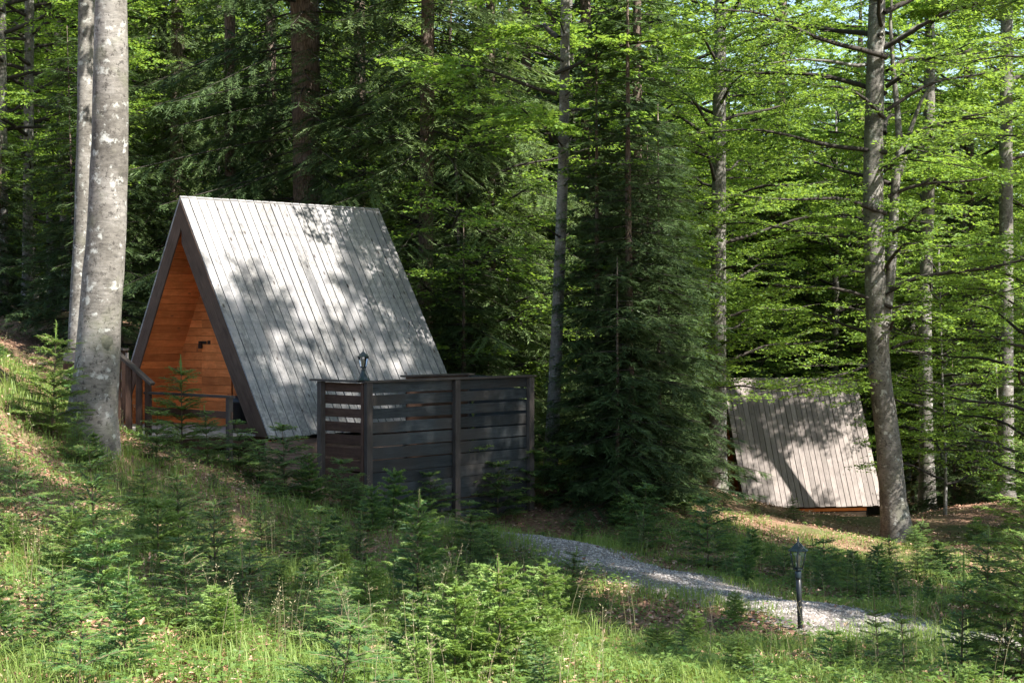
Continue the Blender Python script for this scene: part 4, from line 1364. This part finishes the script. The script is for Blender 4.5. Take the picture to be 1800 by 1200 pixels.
# wood further back: single trees one cannot tell apart
FAR_B = 'slender beech in the far wood behind the cabins'
FAR_S = 'tall spruce in the far wood behind the cabins'
rf = np.random.default_rng(99)
spots = []
tries = 0
while len(spots) < 138 and tries < 4000:
    tries += 1
    y = rf.uniform(46, 88)
    x = rf.uniform(-0.33, 0.33) * y
    if abs(x - 9) < 5 and abs(y - 52) < 6:
        continue
    if y < 52 and 3 < x < 16:
        continue
    if all(math.hypot(x - a, y - b) > 2.4 for a, b in spots):
        spots.append((x, y))
for k, (x, y) in enumerate(spots):
    px = 900 + F * x / y
    con = rf.random() < (0.85 if 200 < px < 1150 else 0.3)
    ht = rf.uniform(11, 16)
    r_ = rf.uniform(0.11, 0.2)
    gz = hz1(x, y)
    ln = [(x, y, gz, r_ * 1.1), (x + rf.normal(0, 0.1), y, gz + 3, r_), (x + rf.normal(0, 0.25), y, gz + 9, r_ * 0.75)]
    if con:
        c = [CN[0], CN[1], CP[0], CN[2]][k % 4]
        tree('spruce_tree', FAR_S, 'spruces of the far wood', ln, c, None, M_SPRUCE, None, ht, rot=rf.uniform(0, 6.28), seed=k, n=8, scale=ht / 20)
    else:
        tree('beech_tree', FAR_B, 'beeches of the far wood', ln, BE[k % 3], None, M_BEECH, None, ht, rot=rf.uniform(0, 6.28), seed=k, n=8, scale=rf.uniform(0.85, 1.12))

# understory: young firs and low beeches in the shade between the trunks
spots2 = []
tries = 0
while len(spots2) < 64 and tries < 6000:
    tries += 1
    y = rf.uniform(33, 72)
    x = rf.uniform(-0.33, 0.33) * y
    l = cabin_M.inverted() @ Vector((x, y, 0))
    px = 900 + F * x / y
    if -3.5 < l.x < 3.5 and -2 < l.y < 6.3 or (1230 < px < 1640 and y < 56) or (px < 170 and y < 36):
        continue
    if all(math.hypot(x - a, y - b) > 1.9 for a, b in spots2):
        spots2.append((x, y))
for k, (x, y) in enumerate(spots2):
    px = 900 + F * x / y
    gz = hz1(x, y)
    ln = [(x, y, gz, 0.05), (x + rf.normal(0, 0.03), y, gz + 1.2, 0.042), (x + rf.normal(0, 0.06), y, gz + 2.4, 0.03)]
    if rf.random() < (0.75 if px < 1300 else 0.5):
        v = 1 + k % 2
        tree('fir_tree', 'young dark fir in the shade between the trunks', 'young firs in the understory', ln, FIRC[v], None, M_SPRUCE, None, (7.0, 4.2)[v - 1] * 0.98, rtop=0.006, rot=rf.uniform(0, 6.28), seed=k, n=7, flare=0.2)
    else:
        v = k % 2
        tree('young_beech', 'low leafy beech in the shade between the trunks', 'young beeches in the understory', ln, YB[v], None, M_BEECH, None, (6.6, 4.8)[v], rot=rf.uniform(0, 6.28), seed=k, n=7, flare=0.2)

# the wood beyond, one mass of leaves and needles
def thin(me, keep, grow, rng):
    V = np.empty(len(me.vertices) * 3, np.float32)
    me.vertices.foreach_get('co', V)
    V = V.reshape(-1, 3)
    n_ = len(me.polygons)
    T_ = np.empty(n_ * 3, np.int32)
    me.polygons.foreach_get('vertices', T_)
    T_ = T_.reshape(-1, 3)
    m_ = np.empty(n_, np.int32)
    me.polygons.foreach_get('material_index', m_)
    T_ = T_[m_ == 0][0::2]
    T_ = T_[rng.random(len(T_)) < keep]
    tri = V[T_]
    c_ = tri.mean(1, keepdims=True)
    return (c_ + (tri - c_) * grow)


rw = np.random.default_rng(4)
src = [(thin(m_, 2600 / (len(m_.polygons) / 2), 4.6, rw), kk) for m_, kk in ((BE[0], 0), (CN[0], 1), (BE[2], 0), (CN[1], 1), (YB[0], 0))]
fv, fm = [], []
for k in range(150):
    y = rw.uniform(88, 130)
    x = rw.uniform(-0.36, 0.36) * y
    tri, kk = src[k % 5]
    a_ = rw.uniform(0, 6.28)
    ca, sa = math.cos(a_), math.sin(a_)
    s_ = rw.uniform(1.15, 1.7)
    q_ = tri * s_
    fv.append(np.stack([q_[..., 0] * ca - q_[..., 1] * sa + x, q_[..., 0] * sa + q_[..., 1] * ca + y, q_[..., 2] + hz1(x, y) - 0.3], -1))
    fm.append(np.full(len(tri), kk))
fv = np.concatenate(fv)
fw = link('far_wood', mesh('far_wood', fv.reshape(-1, 3), np.arange(len(fv) * 3).reshape(-1, 3), [M_BLEAF, M_NEEDLE], np.concatenate(fm)))
fw['kind'] = 'stuff'
tag(fw, 'distant mixed wood closing the view behind the trunks', 'wood')

# tall beeches to the right of and behind the viewer: their canopy dapples cabins and clearing
shade = [(6.9, 20.2, 0), (13.5, 16.5, 1), (8.6, 13.2, 0), (7.2, 9.4, 1), (5.5, -5.0, 0), (19.5, 34.0, 0), (21.0, 29.0, 1), (18.0, 11.0, 0), (9.6, 25.5, 2), (9.9, 18.6, 1), (7.7, 17.6, 2), (6.6, 17.0, 1)]
for k, (x, y, v) in enumerate(shade):
    gz = hz1(x, y)
    tree('beech_tree', 'tall beech standing outside the right picture edge', 'canopy beeches beside the clearing', [(x, y, gz, 0.26), (x + 0.1, y, gz + 5, 0.21), (x, y + 0.1, gz + 12, 0.14)], CANOPY[v], None, M_BEECH, None, 20, rot=k * 1.3, seed=k + 50, n=10)

# ------------------------------------------------------------------ saplings
SM = [M_SAP, M_SAPNEW]
SAPS = []
for sd, h_, nw, rel, spr, bare in ((1, 0.9, 7, 0.46, False, 0.22), (2, 0.7, 6, 0.62, False, 0.1), (3, 1.0, 9, 0.36, True, 0.18), (4, 0.5, 5, 0.75, False, 0.1), (5, 0.8, 8, 0.44, True, 0.16), (6, 0.6, 6, 0.6, True, 0.1)):
    SAPS.append((h_, spr, *sapling(100 + sd, h_, nw, rel, SM, spr, bare)))
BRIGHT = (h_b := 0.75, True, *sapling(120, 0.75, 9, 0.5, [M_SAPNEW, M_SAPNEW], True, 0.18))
SPIKE = (1.15, False, *sapling(130, 1.15, 3, 0.2, [M_SAPNEW, M_SAPNEW], False, 0.45, sparse=0.35, nw=0.013, step=0.009, nl_len=0.034, core=0.02))
SLIM = (1.3, True, *sapling(131, 1.3, 7, 0.2, SM, True, 0.3, sparse=0.8))
MID = dict(nw=0.013, step=0.009, core=0.034)
PALE = (1.3, False, *sapling(132, 1.3, 9, 0.42, [M_SAPNEW, M_SAPNEW], False, 0.2, nl_len=0.036, **MID))
PALE2 = (1.2, False, *sapling(136, 1.2, 8, 0.5, [M_SAP, M_SAPNEW], False, 0.16, nl_len=0.036, **MID))
MIDS = [PALE2, (0.8, True, *sapling(137, 0.8, 8, 0.46, SM, True, 0.14, nl_len=0.034, **MID)), (0.6, False, *sapling(138, 0.6, 6, 0.66, SM, False, 0.1, nl_len=0.034, **MID)), (0.9, False, *sapling(139, 0.9, 7, 0.44, SM, False, 0.26, nl_len=0.034, **MID))]
SAPS.append((0.45, False, *sapling(133, 0.45, 4, 0.8, SM, False, 0.08)))
SAPS.append((0.7, False, *sapling(134, 0.7, 5, 0.5, SM, False, 0.3, sparse=0.8)))
SAPS.append((0.35, True, *sapling(135, 0.35, 4, 0.7, [M_SAPNEW, M_SAPNEW], True, 0.12)))
saps = []                                    # (object, x, y, height, species)


def plant(var, x, y, height, rot, tilt=0.0, label=None):
    s = height / var[0]
    o = thing('spruce_sapling' if var[1] else 'fir_sapling', label or '', 'sapling', (x, y, hz1(x, y) - 0.01), rot)
    o.rotation_euler = (tilt, tilt * 0.5, rot)
    o.scale = (s, s, s)
    link('foliage', var[2], o)
    link('stem', var[3], o)
    saps.append((o, x, y, height, var[1], label))
    return o


def ground_hit(px, py):
    """where the sight line through an image point meets the ground"""
    for Yv in np.arange(6, 60, 0.1):
        p = P(px, py, Yv)
        if p[2] <= hz1(p[0], p[1]):
            return p[0], Yv
    return None


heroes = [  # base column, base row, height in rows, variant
    (320, 795, 172, 'Q', 'bright fir sapling with a bare leader in front of the orange gable'),  # paler needles put sunlight into the colour, here and on the next one
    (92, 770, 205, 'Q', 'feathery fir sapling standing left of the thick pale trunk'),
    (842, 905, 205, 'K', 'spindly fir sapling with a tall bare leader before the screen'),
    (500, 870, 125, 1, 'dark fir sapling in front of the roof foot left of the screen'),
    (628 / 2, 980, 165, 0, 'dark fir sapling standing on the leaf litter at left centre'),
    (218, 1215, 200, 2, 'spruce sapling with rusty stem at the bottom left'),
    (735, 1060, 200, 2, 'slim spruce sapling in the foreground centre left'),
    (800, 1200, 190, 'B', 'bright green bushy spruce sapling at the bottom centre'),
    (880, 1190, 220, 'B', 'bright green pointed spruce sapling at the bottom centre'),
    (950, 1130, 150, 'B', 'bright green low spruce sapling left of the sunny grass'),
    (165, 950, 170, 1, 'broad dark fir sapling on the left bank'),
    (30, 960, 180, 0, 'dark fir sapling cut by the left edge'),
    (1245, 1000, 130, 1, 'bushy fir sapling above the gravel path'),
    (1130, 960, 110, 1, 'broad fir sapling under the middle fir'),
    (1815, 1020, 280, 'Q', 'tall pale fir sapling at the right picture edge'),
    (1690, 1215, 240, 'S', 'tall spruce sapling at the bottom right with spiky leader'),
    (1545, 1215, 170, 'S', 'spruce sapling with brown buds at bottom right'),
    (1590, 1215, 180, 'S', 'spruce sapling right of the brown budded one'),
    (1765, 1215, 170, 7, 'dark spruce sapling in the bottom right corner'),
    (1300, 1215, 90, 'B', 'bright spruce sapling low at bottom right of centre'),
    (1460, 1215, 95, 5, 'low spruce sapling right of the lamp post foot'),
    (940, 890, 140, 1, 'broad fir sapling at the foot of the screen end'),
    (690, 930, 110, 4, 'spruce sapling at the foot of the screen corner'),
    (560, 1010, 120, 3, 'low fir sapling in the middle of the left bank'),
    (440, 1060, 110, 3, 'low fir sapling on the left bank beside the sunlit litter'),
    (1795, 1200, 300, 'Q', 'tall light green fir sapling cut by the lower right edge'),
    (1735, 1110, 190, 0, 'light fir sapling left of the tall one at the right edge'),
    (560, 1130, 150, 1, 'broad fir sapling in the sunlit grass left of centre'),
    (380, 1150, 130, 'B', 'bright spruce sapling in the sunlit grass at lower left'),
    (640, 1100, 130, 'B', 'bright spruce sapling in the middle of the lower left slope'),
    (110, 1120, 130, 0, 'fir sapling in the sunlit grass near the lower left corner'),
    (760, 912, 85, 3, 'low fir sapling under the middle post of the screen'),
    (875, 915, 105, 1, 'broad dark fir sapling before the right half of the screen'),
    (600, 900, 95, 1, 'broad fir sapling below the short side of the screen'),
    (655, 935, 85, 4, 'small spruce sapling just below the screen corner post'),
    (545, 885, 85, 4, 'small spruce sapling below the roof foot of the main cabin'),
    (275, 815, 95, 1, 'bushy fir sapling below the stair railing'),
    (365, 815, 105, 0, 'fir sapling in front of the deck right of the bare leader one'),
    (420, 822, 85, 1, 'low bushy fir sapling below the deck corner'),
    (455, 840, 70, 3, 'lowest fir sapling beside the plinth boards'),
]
for (bx, by, hh, v, lb) in heroes:
    g_ = ground_hit(bx, min(by, 1198))
    if g_ is None:
        continue
    var = BRIGHT if v == 'B' else SLIM if v == 'S' else PALE if v == 'Q' else SPIKE if v == 'K' else SAPS[v]
    if g_[1] > 15 and v in (0, 1, 2, 3, 4, 5):
        var = MIDS[{0: 0, 1: 2, 2: 1, 3: 2, 4: 1, 5: 3}[v]]
    plant(var, g_[0], g_[1], hh / F * g_[1], R0.uniform(0, 6.28), R0.normal(0, 0.03), lb)
rs = np.random.default_rng(5)
cnt = 0
cab_inv = cabin_M.inverted()
while cnt < 265:
    y = 8.5 + 30 * rs.random() ** 1.5
    x = rs.uniform(-0.33, 0.34) * y
    if path_dist(np.array([x]), np.array([y]))[0] < 0.95:
        continue
    l = cab_inv @ Vector((x, y, 0))
    if -3.2 < l.x < 4.3 and -2.4 < l.y < 6:
        continue
    px, pyb = 900 + F * x / y, 560 - F * hz1(x, y) / y
    dens = 0.75
    if 60 < px < 560 and 780 < pyb < 905:
        dens = 0.3
    if px > 1050 and pyb > 1090:
        dens = 0.35
    if 1250 < px < 1600 and 890 < pyb < 1010:
        dens = 0.06
    if px < 500 and pyb > 1120:
        dens = 0.12
    if px < 160 and pyb < 850:
        dens = 0.15
    if 1000 < px < 1240 and 1040 < pyb:
        dens = 0.12
    if rs.random() > dens or any(math.hypot(x - s_[1], y - s_[2]) < 0.28 for s_ in saps):
        continue
    hgt = rs.uniform(0.16, 0.60) * (1.0 if y < 14 else 1.1)
    if px > 1050 and pyb > 1060:
        hgt *= 0.6
    if 430 < px < 960 and pyb < 960:
        hgt *= 0.7
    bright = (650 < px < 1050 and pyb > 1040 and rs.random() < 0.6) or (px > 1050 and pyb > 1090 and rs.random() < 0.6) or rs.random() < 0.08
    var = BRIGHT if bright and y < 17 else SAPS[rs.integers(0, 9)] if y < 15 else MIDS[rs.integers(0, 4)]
    o_s = rs.uniform(0.8, 1.25)
    o = plant(var, x, y, hgt, rs.uniform(0, 6.28), rs.normal(0, 0.07))
    o.scale = (o.scale[0] * o_s, o.scale[1] * o_s, o.scale[2])
    cnt += 1
ORD = ['', 'second ', 'third ', 'fourth ', 'fifth ', 'sixth ', 'seventh ', 'eighth ', 'ninth ', 'tenth ', 'eleventh ', 'twelfth ', '13th ', '14th ', '15th ', '16th ', '17th ', '18th ', '19th ', '20th ']


def zone(px, py):
    if py < 900:
        return ('in the shade left of the main cabin' if px < 330 else 'around the foot of the slatted screen' if px < 950 else 'under the dark middle firs' if px < 1280 else 'in the shade right of the far cabin')
    if py < 1030:
        return ('on the upper left bank below the thick trunk' if px < 450 else 'on the bank below the slatted screen' if px < 900 else 'along the upper side of the path' if px < 1350 else 'in the hollow behind the lamp post')
    return ('in the foreground at lower left' if px < 450 else 'in the foreground left of centre' if px < 850 else 'in the foreground beside the sunny grass' if px < 1350 else 'in the foreground right of the lamp post')


zones = {}
for o, x, y, h_, spr, lb in saps:
    if lb is None:
        z = hz1(x, y)
        zn = zone(900 + F * x / y, 560 - F * z / y)
        zones.setdefault((zn, spr), []).append((-(h_ / y), o))
    o['group'] = 'young conifers on the slope'
for (zn, spr), lst in zones.items():
    lst.sort(key=lambda a: a[0])
    sp = 'spruce' if spr else 'fir'
    for k, (q, o) in enumerate(lst):
        o['label'] = f"{ORD[k]}tallest of the other {sp} saplings {zn}" if k < len(ORD) else f"{k + 1}th tallest of the other {sp} saplings {zn}"


# ------------------------------------------------------------------ grass, litter, gravel
def fbm(x, y, f, sd):
    r = np.random.default_rng(sd)
    v = 0
    for k in range(5):
        a_ = r.uniform(0, 6.28)
        kx, ky = math.cos(a_) * f * (1.5 ** k), math.sin(a_) * f * (1.5 ** k)
        v = v + np.sin(x * kx + y * ky + r.uniform(0, 6.28)) / (1.2 ** k)
    return v


def scatter(n, ymin, ymax, power, seed):
    r = np.random.default_rng(seed)
    y = (ymin ** power + (ymax ** power - ymin ** power) * r.random(n)) ** (1 / power)
    x = r.uniform(-0.34, 0.34, n) * (y + 1)
    return x, y, r


def clear(x, y, path=0.7):
    M = np.array(cab_inv)
    lx = M[0, 0] * x + M[0, 1] * y + M[0, 3]
    ly = M[1, 0] * x + M[1, 1] * y + M[1, 3]
    ok = ~((lx > -1.9) & (lx < 3.6) & (ly > -1.2) & (ly < 4.4))
    if path:
        ok &= path_dist(x, y) > path
    return ok


x, y, r = scatter(230000, 6.5, 34, 0.6, 1)
k = clear(x, y, 0.46) & (fbm(x, y, 1.1, 3) + r.normal(0, 0.8, len(x)) > -0.15)
x, y = x[k], y[k]
n = len(x)
z = hz(x, y)
a_ = r.uniform(0, 6.28, n)
hgt = r.uniform(0.06, 0.25, n) * (0.8 + 0.35 * np.clip(fbm(x, y, 0.7, 8), -1, 1.5))
lean = r.uniform(0.25, 1.25, n)
wd = r.uniform(0.0011, 0.0026, n) * (1 + y / 22)
dx, dy = np.cos(a_), np.sin(a_)
b0 = np.stack([x, y, z - 0.005], -1)
sd = np.stack([-dy, dx, 0 * dx], -1) * wd[:, None]
m1 = b0 + np.stack([dx * lean * hgt * 0.3, dy * lean * hgt * 0.3, hgt * 0.6], -1)
m2 = b0 + np.stack([dx * lean * hgt, dy * lean * hgt, hgt * (1.0 - 0.35 * lean)], -1)
V = np.stack([b0 - sd, b0 + sd, m1 + sd * 0.8, m1 - sd * 0.8, m2], 1).reshape(-1, 3)
q = np.arange(n)[:, None] * 5
T = np.concatenate([q + [0, 1, 2], q + [0, 2, 3], q + [3, 2, 4]], 1).reshape(-1, 3)
go = link('grass', mesh('grass', V, T, M_GRASS))
go['kind'] = 'stuff'
tag(go, 'thin green woodland grass over the slope', 'grass')

# seeding grass stalks
x, y, r = scatter(900, 7.2, 24, 0.8, 2)
k = clear(x, y, 0.5) & (fbm(x, y, 0.9, 5) > 0.2)
x, y = x[k], y[k]
buf = Buf()
z = hz(x, y)
for i in range(len(x)):
    h_ = r.uniform(0.3, 0.62)
    a_ = r.uniform(0, 6.28)
    ln = r.uniform(0.05, 0.25)
    s = np.linspace(0, 1, 5)
    pts = np.stack([x[i] + math.cos(a_) * ln * h_ * s ** 2, y[i] + math.sin(a_) * ln * h_ * s ** 2, z[i] + h_ * (s - 0.1 * ln * s * s)], -1)
    buf.tube(pts, [0.0018, 0.0016, 0.0014, 0.0011, 0.0006], 3, 0, cap=False)
    m = 14
    f = r.uniform(0.72, 1.0, m)
    bs = np.stack([np.interp(f, s, pts[:, c]) for c in range(3)], -1)
    d = unit(np.stack([r.normal(0, 1, m), r.normal(0, 1, m), r.uniform(0.2, 1.3, m)], -1))
    V, T = kites(bs + d * 0.012, d, unit(np.cross(d, r.normal(0, 1, (m, 3)))), r.uniform(0.012, 0.024, m), np.full(m, 0.005))
    buf.add(V, T, 0)
so_ = buf.obj('grass_stalks', [M_STRAW])
so_['kind'] = 'stuff'
tag(so_, 'pale seeding grass stalks among the saplings', 'grass')

# low herbs and seedlings covering the soil
x, y, r = scatter(30000, 6.5, 36, 0.65, 12)
k = clear(x, y, 0.7) & (fbm(x, y, 0.8, 21) + r.normal(0, 0.8, len(x)) > -0.35)
x, y = x[k], y[k]
n0 = len(x)
m = 5
idx = np.repeat(np.arange(n0), m)
n = len(idx)
hh_ = r.uniform(0.03, 0.15, n0)[idx] * r.uniform(0.4, 1.0, n)
a_ = r.uniform(0, 6.28, n)
rr_ = r.uniform(0.005, 0.07, n)
bs = np.stack([x[idx] + np.cos(a_) * rr_, y[idx] + np.sin(a_) * rr_, hz(x, y)[idx] + hh_], -1)
d = unit(np.stack([np.cos(a_), np.sin(a_), r.normal(-0.05, 0.25, n)], -1))
nn_ = unit(np.stack([r.normal(0, 0.4, n), r.normal(0, 0.4, n), np.ones(n)], -1))
V, T = kites(bs, d, unit(np.cross(nn_, d)), r.uniform(0.025, 0.06, n), r.uniform(0.018, 0.036, n), fold=0.12)
ho = link('ground_herbs', mesh('ground_herbs', V, T, M_HERB))
ho['kind'] = 'stuff'
tag(ho, 'low green herbs and seedlings covering the slope', 'herbs')

# leaf litter
x, y, r = scatter(90000, 6.5, 45, 0.75, 4)
k = clear(x, y, 0) & (fbm(x, y, 1.1, 3) + r.normal(0, 1.0, len(x)) < 0.55) & ((path_dist(x, y) > 0.8) | (r.random(len(x)) < 0.25))
x, y = x[k], y[k]
n = len(x)
nr_ = unit(np.stack([r.normal(0, 0.4, n), r.normal(0, 0.4, n), np.ones(n)], -1))
a_ = r.uniform(0, 6.28, n)
d = unit(np.cross(nr_, np.stack([np.cos(a_), np.sin(a_), 0 * a_], -1)))
bs = np.stack([x, y, hz(x, y) + r.uniform(0.004, 0.03, n)], -1)
V, T = kites(bs, d, np.cross(nr_, d), r.uniform(0.045, 0.085, n), r.uniform(0.028, 0.05, n), fold=0.25)
lo = link('leaf_litter', mesh('leaf_litter', V, T, M_LITTER))
lo['kind'] = 'stuff'
tag(lo, 'dry brown fallen beech leaves over the ground', 'leaf litter')

# fallen twigs
x, y, r = scatter(700, 7, 34, 0.8, 31)
k = clear(x, y, 0.8)
x, y = x[k], y[k]
buf = Buf()
for i in range(len(x)):
    L_ = r.uniform(0.12, 0.55)
    a_ = r.uniform(0, 6.28)
    ss = np.linspace(-0.5, 0.5, 4)
    qx = x[i] + math.cos(a_) * L_ * ss + r.normal(0, 0.012, 4)
    qy = y[i] + math.sin(a_) * L_ * ss + r.normal(0, 0.012, 4)
    buf.tube(np.stack([qx, qy, hz(qx, qy) + r.uniform(0.008, 0.04)], -1), np.array([1, 0.9, 0.7, 0.4]) * r.uniform(0.003, 0.008), 4, 0, cap=False)
tw = buf.obj('fallen_twigs', [M_STEM])
tw['kind'] = 'stuff'
tag(tw, 'thin fallen twigs lying among the leaves', 'twigs')

# loose gravel
r = np.random.default_rng(6)
n = 26000
t_ = r.uniform(8, 118, n)
i0 = t_.astype(int)
f = (t_ - i0)[:, None]
c = pcs[i0] * (1 - f) + pcs[i0 + 1] * f
o = np.clip(r.normal(0, 0.42, n), -1.1, 1.1) * PW
x, y = c[:, 0] + nr[i0, 0] * o, c[:, 1] + nr[i0, 1] * o
z = hz(x, y) + 0.03 * np.clip(1 - (o / PW) ** 2, 0, 1) + 0.008
oct_ = np.array([(1, 0, 0), (0, 1, 0), (-1, 0, 0), (0, -1, 0), (0, 0, 1), (0, 0, -1)], float)
ot = np.array([(0, 1, 4), (1, 2, 4), (2, 3, 4), (3, 0, 4)])
sz = r.uniform(0.008, 0.024, n)
jit = oct_[None] * r.uniform(0.6, 1.3, (n, 6, 1)) + r.normal(0, 0.18, (n, 6, 3))
V = jit * sz[:, None, None] * np.array([1, 1, 0.65]) + np.stack([x, y, z], -1)[:, None]
T = (np.arange(n)[:, None, None] * 6 + ot[None]).reshape(-1, 3)
gv = link('gravel', mesh('gravel', V.reshape(-1, 3), T, M_STONE))
gv['kind'] = 'stuff'
tag(gv, 'loose grey crushed stone covering the path', 'gravel')
print('done')
